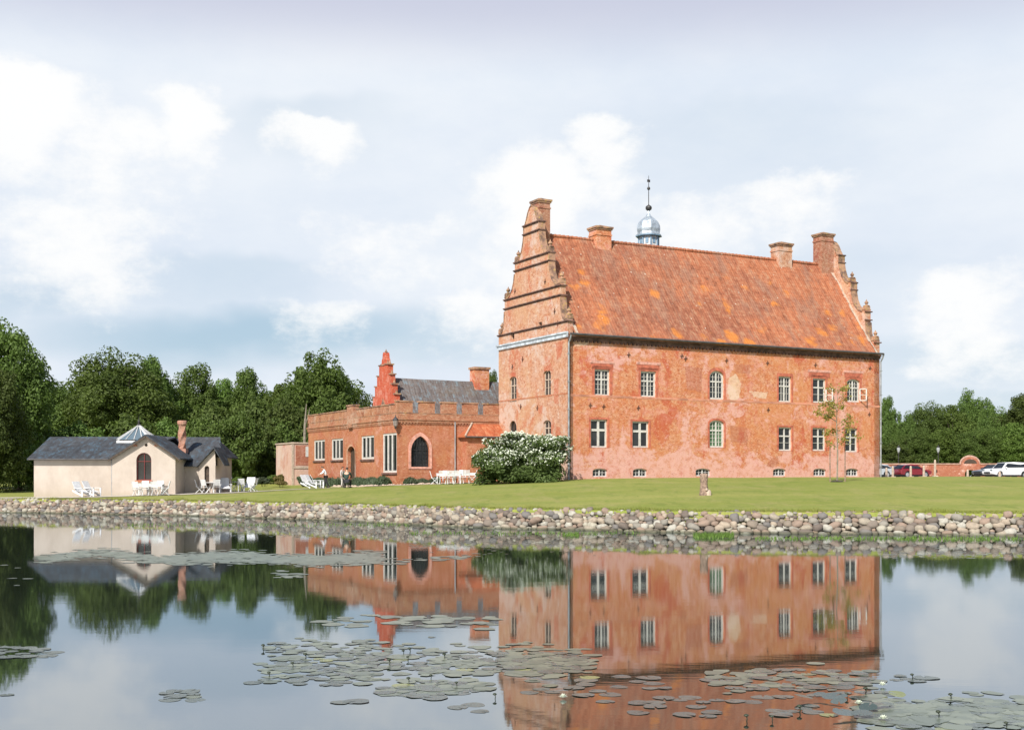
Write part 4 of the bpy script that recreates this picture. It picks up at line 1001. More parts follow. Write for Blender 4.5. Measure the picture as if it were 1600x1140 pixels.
# ------------------------------------------------------------------ cars
def make_car(name, label, cat, col, kind, loc, rz):
    t = thing(name, label, cat, loc, rz, 'cars parked by the garden wall')
    mname = 'car_paint_' + name
    mat(mname, lambda n: {'Base Color': n.mix(n.rng(n.noise(n.obj(), 2, 3), .3, .7, 0, .2), col, tuple(c * .85 for c in col)), 'Roughness': .25, 'Metallic': .1, 'Coat Weight': .6})
    if kind == 'suv': L, Wd, Hh, sill, belt = 4.65, 1.85, 1.68, .32, 1.02; gh_ = [(-1.15, 1.0), (-.55, 1.62), (.35, 1.69), (1.75, 1.62), (2.14, 1.05)]; nose = .98
    elif kind == 'hatch': L, Wd, Hh, sill, belt = 4.0, 1.72, 1.45, .26, .92; gh_ = [(-.95, .9), (-.25, 1.42), (.5, 1.47), (1.3, 1.38), (1.85, .96)]; nose = .82
    else: L, Wd, Hh, sill, belt = 4.4, 1.78, 1.44, .25, .92; gh_ = [(-.95, .9), (-.15, 1.40), (.7, 1.44), (1.35, 1.30), (1.95, .98)]; nose = .8
    h = L / 2; wr = .34; fx, rx_ = -h + .85, h - .85
    prof = [(-h + .05, .42), (-h, .6), (-h + .06, nose - .1), (-h + .35, nose), (gh_[0][0], belt), (h - .25, belt + .04), (h - .04, belt - .08), (h, .6), (h - .06, .38)]
    low = []
    for cxw in (rx_, fx):
        low += [(cxw + (wr + .06) * math.cos(a), wr + (wr + .06) * math.sin(a)) for a in [math.pi * i / 8 for i in range(9)]]
    poly = prof + [(x, max(z, sill - .03) if abs(z) < 9 else z) for x, z in low]
    def section(poly, ws):
        mb = MB(); k = len(poly); tri = tessellate_polygon([[Vector((a, z, 0)) for a, z in poly]])
        cx0 = sum(p[0] for p in poly) / k; 
        rings = []
        for (y, s) in ws:
            rings.append([(cx0 + (a - cx0) * (1 - s * .5), y, z - (s * .6 if z > .9 * belt else 0)) for a, z in poly])
        V = [v for r_ in rings for v in r_]
        Fc = [tuple(t_) for t_ in tri] + [tuple(i + (len(ws) - 1) * k for i in t_)[::-1] for t_ in tri]
        for r_ in range(len(ws) - 1):
            Fc += [(r_ * k + i, r_ * k + (i + 1) % k, (r_ + 1) * k + (i + 1) % k, (r_ + 1) * k + i) for i in range(k)]
        return mb.add(V, Fc)
    W2 = Wd / 2
    section(poly, [(-W2, .10), (-W2 + .06, .03), (-W2 * .5, 0), (W2 * .5, 0), (W2 - .06, .03), (W2, .10)]).build('body', mname, t)
    # cabin: pillars/roof with side glass
    mb = MB(); k = len(gh_); 
    def cab(y_b, y_t): return [(a, (y_b if z < belt + .1 else y_t), z - .04) for a, z in gh_]
    Lf = cab(-W2 + .06, -W2 + .24); Rt = cab(W2 - .06, W2 - .24)
    mb.add(Lf + Rt, [(i, i + 1, i + 1 + k, i + k) for i in range(k - 1)] + [tuple(range(k)), tuple(range(k, 2 * k))[::-1]]); mb.build('cabin', mname, t)
    for s, ring in ((-1, Lf), (1, Rt)):
        c = Vector((sum(p[0] for p in ring) / k, 0, sum(p[2] for p in ring) / k)); mb = MB()
        inn = [(c.x + (p[0] - c.x) * .86, p[1] + s * .012, c.z + (p[2] - c.z) * .72 + .01) for p in ring]
        mb.add(inn, [tuple(range(k))]); mb.build('side_window', 'dark_glass', t)
    for i0, nm in ((0, 'windscreen'), (k - 2, 'rear_window')):
        a, b, c_, d = [Vector(v) for v in (Lf[i0], Lf[i0 + 1], Rt[i0 + 1], Rt[i0])]; nn = (b - a).cross(d - a).normalized() * (.015)
        if nn.z < 0: nn = -nn
        ce = (a + b + c_ + d) / 4; mb = MB(); mb.add([ce + (v - ce) * .88 + nn for v in (a, b, c_, d)], [(0, 1, 2, 3)]); mb.build(nm, 'dark_glass', t)
    for cxw in (fx, rx_):
        for s in (-1, 1):
            mb = MB(); mb.tube([(cxw, s * (W2 - .22), wr), (cxw, s * (W2 - .01), wr)], wr, 18); w_ = mb.build('wheel', 'black_metal', t)
            mb = MB(); mb.tube([(cxw, s * (W2 - .02), wr), (cxw, s * (W2 + .005), wr)], wr * .62, 12); mb.build('rim', 'zinc_pipe', w_)
    for s in (-1, 1):
        mb = MB(); mb.rbox((-h + .1, s * (W2 - .3), nose - .17), (.16, .36, .13), (0, -.2, 0)); mb.build('headlight', 'sky_glass', t)
        mb = MB(); mb.rbox((h - .06, s * (W2 - .22), belt - .15), (.1, .24, .2)); mb.build('tail_light', 'red_paint', t)
        mb = MB(); mb.rbox((gh_[0][0] + .35, s * (W2 + .07), belt + .08), (.1, .18, .13)); mb.build('mirror', mname, t)
    mb = MB(); mb.box(-h + .3, h - .3, -W2 + .12, W2 - .12, .17, .42); mb.build('underbody', 'black_metal', t)
    mb = MB(); mb.rbox((-h + .02, 0, .55), (.06, .95, .2)); mb.build('grille', 'black_metal', t)
    return t
def ground_at(px, Y): x = (px - 800) / F * Y; return (x, Y, gz(x, Y) + .03)
make_car('white_suv', 'white off-road car parked at the picture edge before the brick wall', 'car', (.75, .76, .78), 'suv', ground_at(1573, 126), R(14))
make_car('dark_sedan', 'dark grey car half hidden behind the white off-road car', 'car', (.05, .06, .07), 'sedan', ground_at(1551, 131), R(24))
make_car('red_hatchback', 'dark red hatchback parked by the wall near the castle corner', 'car', (.19, .012, .022), 'hatch', ground_at(1424, 128), R(200))
make_car('silver_hatchback', 'silver hatchback partly hidden by the castle corner', 'car', (.38, .42, .46), 'hatch', ground_at(1364, 126), R(12))
make_car('black_sedan', 'dark car parked between the silver and the red hatchbacks', 'car', (.03, .035, .04), 'sedan', ground_at(1400, 133), R(8))

# bollards on the parking edge
bl = [(1385, 1.0, 'stone bollard beside the silver hatchback'), (1395, 1.15, 'stone bollard before the black car'), (1423, 1.15, 'stone bollard before the red hatchback'), (1443.5, 1.2, 'stone bollard just past the red hatchback'), (1461, 1.75, 'tallest stone bollard, alone before the brick wall'), (1512, .8, 'stone bollard beside the dark grey car'), (1562, .6, 'low stone bollard before the white off-road car')]
b0 = None
for px, h, lab in bl:
    x, y, z = ground_at(px, 119)
    if b0 is None:
        b0 = thing('bollard', lab, 'bollard', (x, y, z), group='pale bollards along the lawn edge')
        mb = MB(); mb.lathe((0, 0, 0), [(.12, -.1), (.11, .86), (.09, .95), (.05, 1), (0, 1)], 8); mb.build('post', 'stone_trim', b0)
        mb = MB(); mb.box(-.22, .22, -.22, .22, -.1, .12); mb.build('base', 'stone_trim', b0); b0.scale = (1, 1, h)
    else: dup(b0, (x, y, z), label=lab, scale=(1, 1, h))

# ------------------------------------------------------------------ foliage
def crown_mesh(seed, rx, ry, rz, nl, leaf, m, lobes=16, lobe=.38, squash=.8, fill=.35):
    g = np.random.default_rng(seed)
    d = g.normal(size=(lobes, 3)); d /= np.linalg.norm(d, axis=1)[:, None]; d[:, 2] = d[:, 2] * .9 + .05
    rad = g.uniform(.42, .72, size=(lobes, 1)); ctr = d * rad
    rl = g.uniform(lobe * .6, lobe * 1.2, size=lobes)
    ctr = np.concatenate([ctr, [[0, 0, .05], [0, 0, -.45], [.05, .05, .42], [.35, -.3, -.5], [-.4, -.25, -.45], [0, -.45, -.1]]]); rl = np.concatenate([rl, [.62, .5, .48, .42, .42, .4]])
    # secondary bunches on each lobe
    sub_c, sub_r = [], []
    for c, r_ in zip(ctr, rl):
        k = 15; dd = g.normal(size=(k, 3)); dd /= np.linalg.norm(dd, axis=1)[:, None]
        sub_c.append(c + dd * r_ * g.uniform(.65, 1.05, size=(k, 1))); sub_r.append(r_ * g.uniform(.2, .5, size=k))
    sc_ = np.concatenate(sub_c); sr = np.concatenate(sub_r)
    w = sr ** 2; w /= w.sum(); idx = g.choice(len(sr), nl, p=w)
    dd = g.normal(size=(nl, 3)); dd /= np.linalg.norm(dd, axis=1)[:, None]; dd[:, 2] *= squash
    rr = np.where(g.random(nl) < fill, g.random(nl) ** .5, g.uniform(.85, 1.12, nl))
    pos = (sc_[idx] + dd * (sr[idx] * rr)[:, None]) * np.array([rx, ry, rz])
    nrm = dd + g.normal(size=(nl, 3)) * .55 + np.array([0, 0, .35]); nrm /= np.linalg.norm(nrm, axis=1)[:, None]
    t = np.cross(nrm, g.normal(size=(nl, 3))); t /= np.linalg.norm(t, axis=1)[:, None]; b = np.cross(nrm, t)
    s = leaf * g.uniform(.55, 1.35, nl)[:, None]
    V = np.stack([pos - t * s, pos + b * s * .55 + nrm * s * .12, pos + t * s, pos - b * s * .55 - nrm * s * .12], 1).reshape(-1, 3)
    Q = np.arange(nl * 4).reshape(-1, 4)
    return V, Q
def trunk_mb(h, r_, seed, spread, n_=7):
    rnd = random.Random(seed); mb = MB(); pts = [(0, 0, -.5)]; x = y = 0
    for k in range(1, 6): x += rnd.uniform(-.12, .12) * r_ * 3; y += rnd.uniform(-.12, .12) * r_ * 3; pts.append((x, y, h * k / 5))
    mb.tube(pts, [r_ * 1.5, r_, r_ * .85, r_ * .7, r_ * .5, r_ * .2], 9)
    for k in range(n_):
        a = k * 2.4 + rnd.random(); z0 = h * rnd.uniform(.35, .75); L = spread * rnd.uniform(.55, .95)
        q = Vector(pts[min(5, int(z0 / h * 5))]); q.z = z0
        p = [q]; 
        for j in range(1, 5): p.append(q + Vector((math.cos(a + .1 * j) * L * j / 4, math.sin(a + .1 * j) * L * j / 4, (h * .42) * (j / 4) ** .8 + rnd.uniform(-.2, .2))))
        mb.tube(p, [r_ * .42, r_ * .32, r_ * .22, r_ * .13, r_ * .05], 6)
    return mb
def tree_proto(seed, R0, Hh, base, nl, leaf, m, lobes, label, lobe=.38):
    t = thing('tree', label, 'tree', group=None)
    trunk_mb(Hh * .72, R0 * .055, seed, R0 * .6).build('trunk', 'bark', t, smooth=True)
    rz = (Hh - base) / 2
    V, Q = crown_mesh(seed, R0 * .98, R0 * .98, rz, nl, leaf, m, lobes, lobe); V[:, 2] += base + rz
    np_mesh('crown', V, Q, m, t); return t
PR = {}
PR['oak'] = (tree_proto(1, 7.4, 16, .3, 78000, .17, 'leaves', 34, 'x', .36), 7.4, 16)
PR['oak2'] = (tree_proto(2, 6.4, 15, .3, 66000, .17, 'leaves', 36, 'x', .33), 6.4, 15)
PR['tall'] = (tree_proto(3, 4.6, 15, .3, 52000, .16, 'leaves', 28, 'x', .35), 4.6, 15)
PR['light'] = (tree_proto(4, 5.0, 13.5, .3, 54000, .16, 'light_leaves', 28, 'x', .34), 5.0, 13.5)
PR['low'] = (tree_proto(5, 3.6, 6.5, .0, 22000, .16, 'leaves', 16, 'x', .40), 3.6, 6.5)
used = set()
def plant(kind, px, top, Y, rpx, label, group, rz=None):
    p, r0, h0 = PR[kind]
    if kind != 'low' and Y > 115: Y *= 1.45 if px < 900 else 1.6
    x = (px - 800) / F * Y; z = gz(max(-90, min(90, x)), Y); top_z = H + (YH - top) / F * Y
    s = rpx / F * Y / r0 * 1.0; hz_ = (top_z - z) / h0 * 1.04
    rz = rz if rz is not None else (px * 1.7 + top) % 6.28
    if kind not in used:
        used.add(kind); p.location = (x, Y, z); p.scale = (s, s, hz_); p.rotation_euler = (0, 0, rz); p['label'] = label; p['group'] = group
        return p
    return dup(p, (x, Y, z), rz, label, group, (s, s, hz_))
GL = 'park trees behind the cream house'; GR = 'trees beyond the garden wall'
plant('oak', -8, 495, 106, 97, 'large dark tree cut by the picture edge beside the cream house', GL, 0.4)
plant('oak', 188, 549, 124, 100, 'broad round tree rising above the cream house roof', GL, 2.1)
plant('oak2', -20, 560, 98, 70, 'dark tree with low boughs at the edge, in front of the largest tree', GL, 1.0)
plant('tall', 306, 572, 134, 48, 'light topped tree behind the twisted chimney', GL)
plant('light', 255, 590, 130, 45, 'yellow-green tree between the broad round tree and the chimney', GL)
plant('light', 345, 592, 140, 40, 'yellow-green tree beyond the slate hip roof', GL)
plant('tall', 388, 578, 137, 46, 'upright tree over the gap between the house and the chapel', GL)
plant('oak2', 494, 555, 130, 80, 'tall round tree just behind the far end of the chapel', GL, 3.0)
plant('light', 436, 600, 133, 45, 'bright green tree next to the tall round tree by the chapel', GL)
plant('tall', 556, 608, 150, 40, 'low tree top showing over the chapel battlements', GL)
plant('oak', 100, 596, 128, 70, 'dark tree in the dip between the two largest trees', GL, 5.0)
plant('tall', 240, 560, 128, 50, 'tree on the shoulder of the broad round tree', GL)
for i, (px, top, Y, r_, lab) in enumerate(((60, 665, 112, 60, 'dark understory tree beside the cream house wall'), (130, 660, 110, 60, 'dark understory tree behind the slate wing roof'), (200, 650, 112, 60, 'understory tree behind the glazed lantern'), (262, 655, 114, 50, 'understory tree behind the twisted chimney base'),
        (320, 650, 116, 50, 'understory tree over the rear slate roof'), (370, 645, 118, 45, 'understory tree beyond the house porch'), (405, 660, 122, 45, 'understory tree behind the white garden chairs'), (440, 655, 124, 50, 'understory tree beside the pink annex'), (478, 640, 127, 50, 'understory tree behind the pink annex'), (30, 640, 104, 60, 'low bough filled tree at the lawn edge before the dark trees'), (395, 620, 128, 55, 'rounded tree between understory and the upright tree'), (330, 630, 126, 55, 'rounded tree over the slate roof, darker than its neighbours'), (450, 625, 126, 50, 'rounded tree before the bright green tree'))):
    plant('low', px, top, Y, r_, lab, 'understory trees behind the garden')
plant('tall', 768, 583, 165, 22, 'small tree top between the hall roof and the castle', GL)
for px, top, Y, r_, k, lab in ((1384, 622, 168, 26, 'tall', 'tree touching the castle corner beyond the wall'), (1412, 650, 165, 30, 'oak2', 'shorter tree in the dip near the castle corner'), (1447, 628, 172, 44, 'oak', 'broad tree behind the two post lamps'), (1490, 632, 170, 36, 'light', 'lighter green tree beyond the arched hump'),
        (1521, 612, 178, 38, 'oak2', 'highest tree beyond the garden wall'), (1556, 634, 172, 38, 'oak', 'broad dark tree above the white off-road car'), (1598, 618, 170, 44, 'tall', 'tree cut by the picture edge over the car park'), (1580, 660, 158, 40, 'light', 'bright green tree low behind the white off-road car'),
        (1470, 670, 160, 42, 'light', 'bright low tree between the lamps and the hump'), (1428, 672, 158, 40, 'oak2', 'low dark tree behind the red hatchback'), (1530, 668, 158, 45, 'oak', 'low dark tree right behind the arched hump'), (1650, 625, 168, 60, 'oak', 'tree beyond the car park outside the view'), (1392, 690, 152, 34, 'low', 'small tree between the castle corner and a post lamp')):
    plant(k, px, top, Y, r_, lab, GR)
for px, top, Y, r_, k, lab in ((-130, 520, 125, 110, 'oak', 'park tree beyond the dark edge trees'), (60, 600, 165, 110, 'oak2', 'far tree behind the largest dark tree'), (250, 610, 172, 120, 'oak', 'far tree behind the broad round tree'), (420, 615, 172, 110, 'oak2', 'far tree behind the upright tree'), (1480, 655, 200, 120, 'oak', 'far tree behind the lamps'), (1620, 650, 200, 120, 'oak2', 'far tree behind the highest tree')):
    plant(k, px, top, Y, r_, lab, 'far trees closing the view')
# bare pale trunk in front of the wood
q = at(474, 665, 121); t = thing('dead_tree', 'pale bare trunk standing before the tall round tree', 'tree', (q.x, 121, 2))
mb = MB(); mb.tube([(0, 0, -.3), (.1, 0, 3), (.15, 0, 5.5), (.3, 0, 7.6)], [.2, .16, .12, .03], 8); mb.tube([(.15, 0, 5.4), (.5, .1, 6.5), (.6, .1, 7.2)], [.06, .04, .02], 6); mb.build('trunk', 'pale_trunk', t)

# big flowering bush at the castle corner
def bush(name, label, cat, px0, px1, top, base, Y, depth, m, nl, leaf, flowers=0, lobes=18, group=None, squash=1):
    x0, x1 = (px0 - 800) / F * Y, (px1 - 800) / F * Y; z0 = H + (YH - base) / F * Y; z1 = H + (YH - top) / F * Y; cx = (x0 + x1) / 2
    t = thing(name, label, cat, (cx, Y, z0), group=group)
    rz = (z1 - z0) / 2; V, Q = crown_mesh(hash((px0, px1)) % 999, (x1 - x0) / 2 * .95, depth, rz, nl, leaf, m, lobes, .42); V[:, 2] = np.maximum(V[:, 2] + rz * 1.0, .0)
    if squash < 1:
        q_ = V / np.array([(x1 - x0) / 2, depth, rz]) - np.array([0, 0, 1]); rr_ = np.linalg.norm(q_, axis=1)[:, None]; mx = np.abs(q_).max(1)[:, None]; q_ = q_ * (rr_ / np.maximum(mx, 1e-4)) ** squash; q_ = np.clip(q_, -1.04, 1.04); V = (q_ + np.array([0, 0, 1])) * np.array([(x1 - x0) / 2, depth, rz])
    np_mesh('foliage', V, Q, m, t)
    mb = MB(); rnd = random.Random(3)
    for k in range(9): a = rnd.uniform(0, 6.28); mb.tube([(math.cos(a) * .2, math.sin(a) * .2, -.2), (math.cos(a) * (x1 - x0) * .22, math.sin(a) * depth * .4, rz * 1.1)], [.05 * rz, .02 * rz], 5)
    mb.build('stems', 'bark', t)
    if flowers:
        rnd = random.Random(8); import bmesh
        VV = []; QQ = []; c = 0; g = np.random.default_rng(5)
        cent = V.reshape(-1, 4, 3).mean(1); R3 = np.array([(x1 - x0) / 2, depth, rz]); cc = np.array([0, 0, rz]); rr = np.linalg.norm((cent - cc) / R3, axis=1)
        ok = np.where((cent[:, 1] < depth * .5) & (rr > .72) & (cent[:, 2] > rz * .75))[0]; pick = g.choice(ok, flowers)
        for i in pick:
            if g.random() > .25 + .75 * (cent[i, 2] / (2 * rz)) : continue
            s = g.uniform(.025, .06)
            for j in range(4):
                p = cent[i] + np.array([0, -.08, .06]) + g.normal(size=3) * s * .7; nn = g.normal(size=3) + np.array([0, -.8, .9]); nn /= np.linalg.norm(nn); tt = np.cross(nn, g.normal(size=3)); tt /= np.linalg.norm(tt); bb = np.cross(nn, tt)
                VV += [p - tt * s, p + bb * s, p + tt * s, p - bb * s]; QQ.append((c, c + 1, c + 2, c + 3)); c += 4
        np_mesh('blossom', np.array(VV), np.array(QQ), 'petal', t)
    return t
bush('flowering_bush', 'large dark green bush with white blossom at the castle corner', 'bush', 741, 897, 678, 757.5, 84, 2.3, 'bush_leaves', 60000, .075, 2900, 34, squash=.62)
bush('bush', 'low ochre bush behind the garden chairs', 'bush', 428, 446, 741, 753, 106, .7, 'ochre_leaves', 5000, .06)
bush('bush', 'round yellow-green bush just behind the garden chairs', 'bush', 362, 382, 744, 757, 101, .7, 'light_leaves', 5000, .06)
bush('bush', 'pale round bush nearest the upright garden chair', 'bush', 402, 424, 745, 756, 101, .8, 'lavender_leaves', 5000, .06)
bush('bush', 'flat ochre bush in the flower bed before the annex', 'bush', 430, 452, 751, 757.5, 99, .8, 'ochre_leaves', 4000, .06)
bush('bush', 'green bush at the foot of the pink annex', 'bush', 463, 490, 741, 757, 105, .9, 'lavender_leaves', 6000, .06)
bush('bush', 'darker bush between ochre and pale bushes', 'bush', 416, 436, 741, 753, 108, .8, 'leaves', 5000, .06)
# lavender rows along the chapel
def hedge(name, label, p0, p1, h, w, m, nl, leaf=.05, group=None):
    p0, p1 = Vector(p0), Vector(p1); g = np.random.default_rng(int(abs(p0.x) * 10)); L = (p1 - p0).length; cx = (p0 + p1) / 2
    t = g.random(nl); d = np.array((p1 - p0)[:2]); nn = np.array([-d[1], d[0]]) / L
    off = g.normal(size=nl) * .3; hh = h * np.clip(.75 + .3 * np.sin(t * L * 4.2) * np.sin(t * L * 1.7 + 1), .4, 1.1); off = np.clip(off, -.5, .5)
    zz = g.random(nl) ** .7 * hh * np.sqrt(1 - (off * 1.7) ** 2)
    base = np.array([gz(p0.x + d[0] * a, p0.y + d[1] * a) for a in t])
    pos = np.stack([p0.x + d[0] * t + nn[0] * off * w * 2 - cx.x, p0.y + d[1] * t + nn[1] * off * w * 2 - cx.y, base + zz - cx.z], 1)
    nrm = g.normal(size=(nl, 3)); nrm /= np.linalg.norm(nrm, axis=1)[:, None]; tt = np.cross(nrm, g.normal(size=(nl, 3))); tt /= np.linalg.norm(tt, axis=1)[:, None]; tt[:, 2] = np.abs(tt[:, 2]) * 1.6; b = np.cross(nrm, tt); s = leaf * g.uniform(.6, 1.5, nl)[:, None]
    V = np.stack([pos - tt * s, pos + b * s * .5, pos + tt * s * 1.4, pos - b * s * .5], 1).reshape(-1, 3)
    o = np_mesh(name, V, np.arange(nl * 4).reshape(-1, 4), m); o.location = (cx.x, cx.y, cx.z); tag(o, label, 'hedge', group); return o
def wc(u, v): p = cor + U * u + Vv * v; return (p.x, p.y, gz(p.x, p.y))
hedge('lavender_hedge', 'grey-green lavender row under the three-light chapel windows', wc(-.9, .3), wc(-.9, 7.5), .75, .6, 'lavender_leaves', 16000, group='lavender rows along the chapel')
hedge('lavender_hedge', 'grey-green planting beyond the chapel door', wc(-.9, 9.6), wc(-.9, 18.5), .75, .6, 'lavender_leaves', 14000, group='lavender rows along the chapel')
hedge('lavender_hedge', 'short lavender row below the pointed chapel window', wc(.3, -.9), wc(3.0, -.9), .55, .5, 'lavender_leaves', 7000, group='lavender rows along the chapel')
# row of edging stones
def edging():
    rnd = random.Random(2); mb = MB()
    for k in range(60):
        p = wc(-1.9 + rnd.uniform(-.15, .15), 9 - k * .17); s = rnd.uniform(.06, .16)
        mb.lathe((p[0], p[1], p[2] - .02), [(s, 0), (s * 1.1, s * .5), (s * .7, s), (0, s * 1.15)], 7)
    for k in range(34):
        p = wc(-1.8 + k * .17, -1.6 + rnd.uniform(-.1, .1)); s = rnd.uniform(.06, .15)
        mb.lathe((p[0], p[1], p[2] - .02), [(s, 0), (s * 1.1, s * .5), (s * .7, s), (0, s * 1.15)], 7)
    tag(mb.build('edging_stones', 'stone_trim'), None, None, kind='stuff')
edging()
# grass fringe over the stone wall
def fringe():
    g = np.random.default_rng(3); nl = 42000; xs = g.uniform(-50, 32, nl); t = g.random(nl) ** 2 * 1.2 + .22
    y = np.array([wy(a) for a in xs]) + t; z = np.array([gz(a, b) for a, b in zip(xs, y)]) - .01
    h = g.uniform(.03, .09, nl) * (1 + 1.6 * np.clip(np.sin(xs * 1.9) * np.sin(xs * .73 + 1) + .2 * np.sin(xs * 7), 0, 1)); a = g.uniform(0, 3.14, nl); w = .012
    dx, dy = np.cos(a) * w, np.sin(a) * w; lx_, ly_ = g.normal(size=nl) * .03, g.normal(size=nl) * .03 - .02
    V = np.stack([np.stack([xs - dx, y - dy, z], 1), np.stack([xs + dx, y + dy, z], 1), np.stack([xs + lx_, y + ly_, z + h], 1)], 1).reshape(-1, 3)
    o = np_mesh('grass', V, np.arange(nl * 3).reshape(-1, 3), 'grass'); o['kind'] = 'stuff'
fringe()
def water_plants():
    g = np.random.default_rng(12); P_ = []
    for px0, px1, py, nn, hh in ((1084, 1146, 838, 900, .16), (880, 905, 836, 160, .12), (1180, 1400, 841, 420, .10), (1400, 1600, 842, 500, .12), (640, 1000, 833, 420, .10), (200, 640, 820, 420, .12)):
        for p in g.uniform(px0, px1, nn):
            Y = F * H / (py + g.normal() * 1.2 - YH); x = (p - 800) / F * Y; Y = min(Y, wy(x) - .3 - g.random() * .35); P_.append((x, Y, hh * g.uniform(.4, 1.3)))
    P_ = np.array(P_); nl = len(P_); a = g.uniform(0, 3.14, nl); w = .022; dx, dy = np.cos(a) * w, np.sin(a) * w; lx_, ly_ = g.normal(size=(2, nl)) * .07
    z0 = np.full(nl, -.02)
    V = np.stack([np.stack([P_[:, 0] - dx, P_[:, 1] - dy, z0], 1), np.stack([P_[:, 0] + dx, P_[:, 1] + dy, z0], 1), np.stack([P_[:, 0] + lx_, P_[:, 1] + ly_, P_[:, 2]], 1)], 1).reshape(-1, 3)
    np_mesh('water_weeds', V, np.arange(nl * 3).reshape(-1, 3), 'light_leaves')['kind'] = 'stuff'
water_plants()

# ------------------------------------------------------------------ sapling with stake, and the weathered post
q = ground_px(1308, 752.5)
sap = thing('sapling', 'thin young tree with sparse yellowish leaves and two stakes on the lawn', 'tree', q)
sh_ = (752.5 - 598) / F * q.y
mb = MB(); mb.tube([(0, 0, -.1), (.03, 0, sh_ * .3), (-.02, .05, sh_ * .6), (.05, 0, sh_ * .98)], [.05, .042, .028, .01], 7)
rnd = random.Random(11); tips = []
for k in range(20):
    z0 = sh_ * rnd.uniform(.34, .92); a = rnd.uniform(0, 6.28); L = (1 - abs(z0 / sh_ - .55)) * 1.5 * rnd.uniform(.6, 1)
    p = Vector((0, 0, z0)); e = p + Vector((math.cos(a) * L, math.sin(a) * L * .8, L * .45)); mb.tube([p, p.lerp(e, .5) + Vector((0, 0, .05)), e], [.018, .012, .005], 5); tips.append((p, e))
mb.build('trunk', 'pale_trunk', sap)
g = np.random.default_rng(4); pos = []
for p, e in tips:
    for c in range(3):
        b_ = p.lerp(e, rnd.uniform(.45, 1.05)); kk = rnd.randrange(8, 34)
        pos.append(np.array(b_) + g.normal(size=(kk, 3)) * .13)
pos = np.concatenate(pos); nl = len(pos); nrm = g.normal(size=(nl, 3)); nrm /= np.linalg.norm(nrm, axis=1)[:, None]; tt = np.cross(nrm, g.normal(size=(nl, 3))); tt /= np.linalg.norm(tt, axis=1)[:, None]; b = np.cross(nrm, tt); s = .075
V = np.stack([pos - tt * s, pos + b * s * .6, pos + tt * s, pos - b * s * .6], 1).reshape(-1, 3); np_mesh('crown', V, np.arange(nl * 4).reshape(-1, 4), 'sapling_leaves', sap)
for dx in (.5, -.42):
    mb = MB(); mb.tube([(dx, .05, -.1), (dx, .05, 2.2)], .035, 6); mb.build('stake', 'weathered_wood', sap)
mb = MB(); mb.lathe((0, 0, 0), [(.42, .0), (.36, .06), (.1, .09), (0, .09)], 12); mb.build('soil_ring', 'soil', sap)
q = ground_px(1100, 773.5); t = thing('wooden_post', 'short weathered wooden post with a knot standing on the lawn', 'post', q)
ph = (773.5 - 740) / F * q.y; s = ph / 1.1
mb = MB(); prof = []
V = []; 
for i in range(9):
    z = -.1 + (ph + .1) * i / 8
    for k in range(14): a = 2 * math.pi * k / 14; r_ = .21 * s * (1 + .14 * mnoise.noise((math.cos(a) * 2, math.sin(a) * 2, z * 2)) + (.18 if i < 2 else 0) - .1 * (i in (4, 5))); V.append((r_ * math.cos(a), r_ * math.sin(a), z))
V.append((0, 0, ph + .03)); mb.add(V, [(i * 14 + k, i * 14 + (k + 1) % 14, (i + 1) * 14 + (k + 1) % 14, (i + 1) * 14 + k) for i in range(8) for k in range(14)] + [(112 + k, 112 + (k + 1) % 14, 126) for k in range(14)])
mb.build('shaft', 'weathered_wood', t, smooth=True)
mb = MB(); mb.lathe((.2 * s, -.08, .0), [(.17 * s, -.05), (.16 * s, .16), (.1 * s, .28), (0, .3)], 9); mb.lathe((.1, -.2 * s, .28), [(.0, -.06), (.07, -.03), (.08, .04), (0, .1)], 8); mb.build('root_knot', 'stone_trim', t)

# ------------------------------------------------------------------ garden furniture
FP = {}
def folding_chair():
    t = thing('garden_chair', 'x', 'chair'); mb = MB()
    for k in range(5): mb.rbox((0, -.2 + k * .1, .45), (.44, .08, .02))
    mb.build('seat', 'white_furniture', t)
    mb = MB()
    for s in (-1, 1): mb.tube([(s * .22, .18, .42), (s * .22, .34, .95)], .02, 5)
    for k in range(5): mb.rbox((0, .22 + k * .025, .58 + k * .085), (.42, .02, .06), (-.25, 0, 0))
    mb.build('backrest', 'white_furniture', t)
    for s in (-1, 1):
        mb = MB(); mb.tube([(s * .23, -.25, 0), (s * .23, .24, .52)], .02, 5); mb.tube([(s * .2, .27, 0), (s * .2, -.2, .44)], .02, 5); mb.build('leg', 'white_furniture', t)
    return t
def deck_chair():
    t = thing('deck_chair', 'x', 'chair'); mb = MB()
    for k in range(6): mb.rbox((-.27 + k * .108, 0, .36), (.095, .62, .022), (.28, 0, 0))
    mb.build('seat', 'white_furniture', t); mb = MB()
    for k in range(6): mb.rbox((-.27 + k * .108, .52, .66), (.095, .025, .86), (-.5, 0, 0))
    mb.build('backrest', 'white_furniture', t)
    for s in (-1, 1):
        mb = MB(); mb.rbox((s * .38, .05, .58), (.13, .78, .03)); mb.build('armrest', 'white_furniture', t)
        mb = MB(); mb.rbox((s * .36, -.3, .28), (.04, .1, .58)); mb.rbox((s * .33, .2, .24), (.04, .98, .1), (.35, 0, 0)); mb.build('leg', 'white_furniture', t)
    return t
def round_table():
    t = thing('garden_table', 'x', 'table'); mb = MB(); mb.lathe((0, 0, 0), [(0, .74), (.5, .74), (.52, .72), (.5, .70), (0, .70)], 20); mb.build('table_top', 'white_furniture', t)
    for k in range(4):
        a = k * math.pi / 2 + .6; mb = MB(); mb.tube([(.38 * math.cos(a), .38 * math.sin(a), 0), (-.1 * math.cos(a), -.1 * math.sin(a), .7)], .02, 5); mb.build('leg', 'white_furniture', t)
    return t
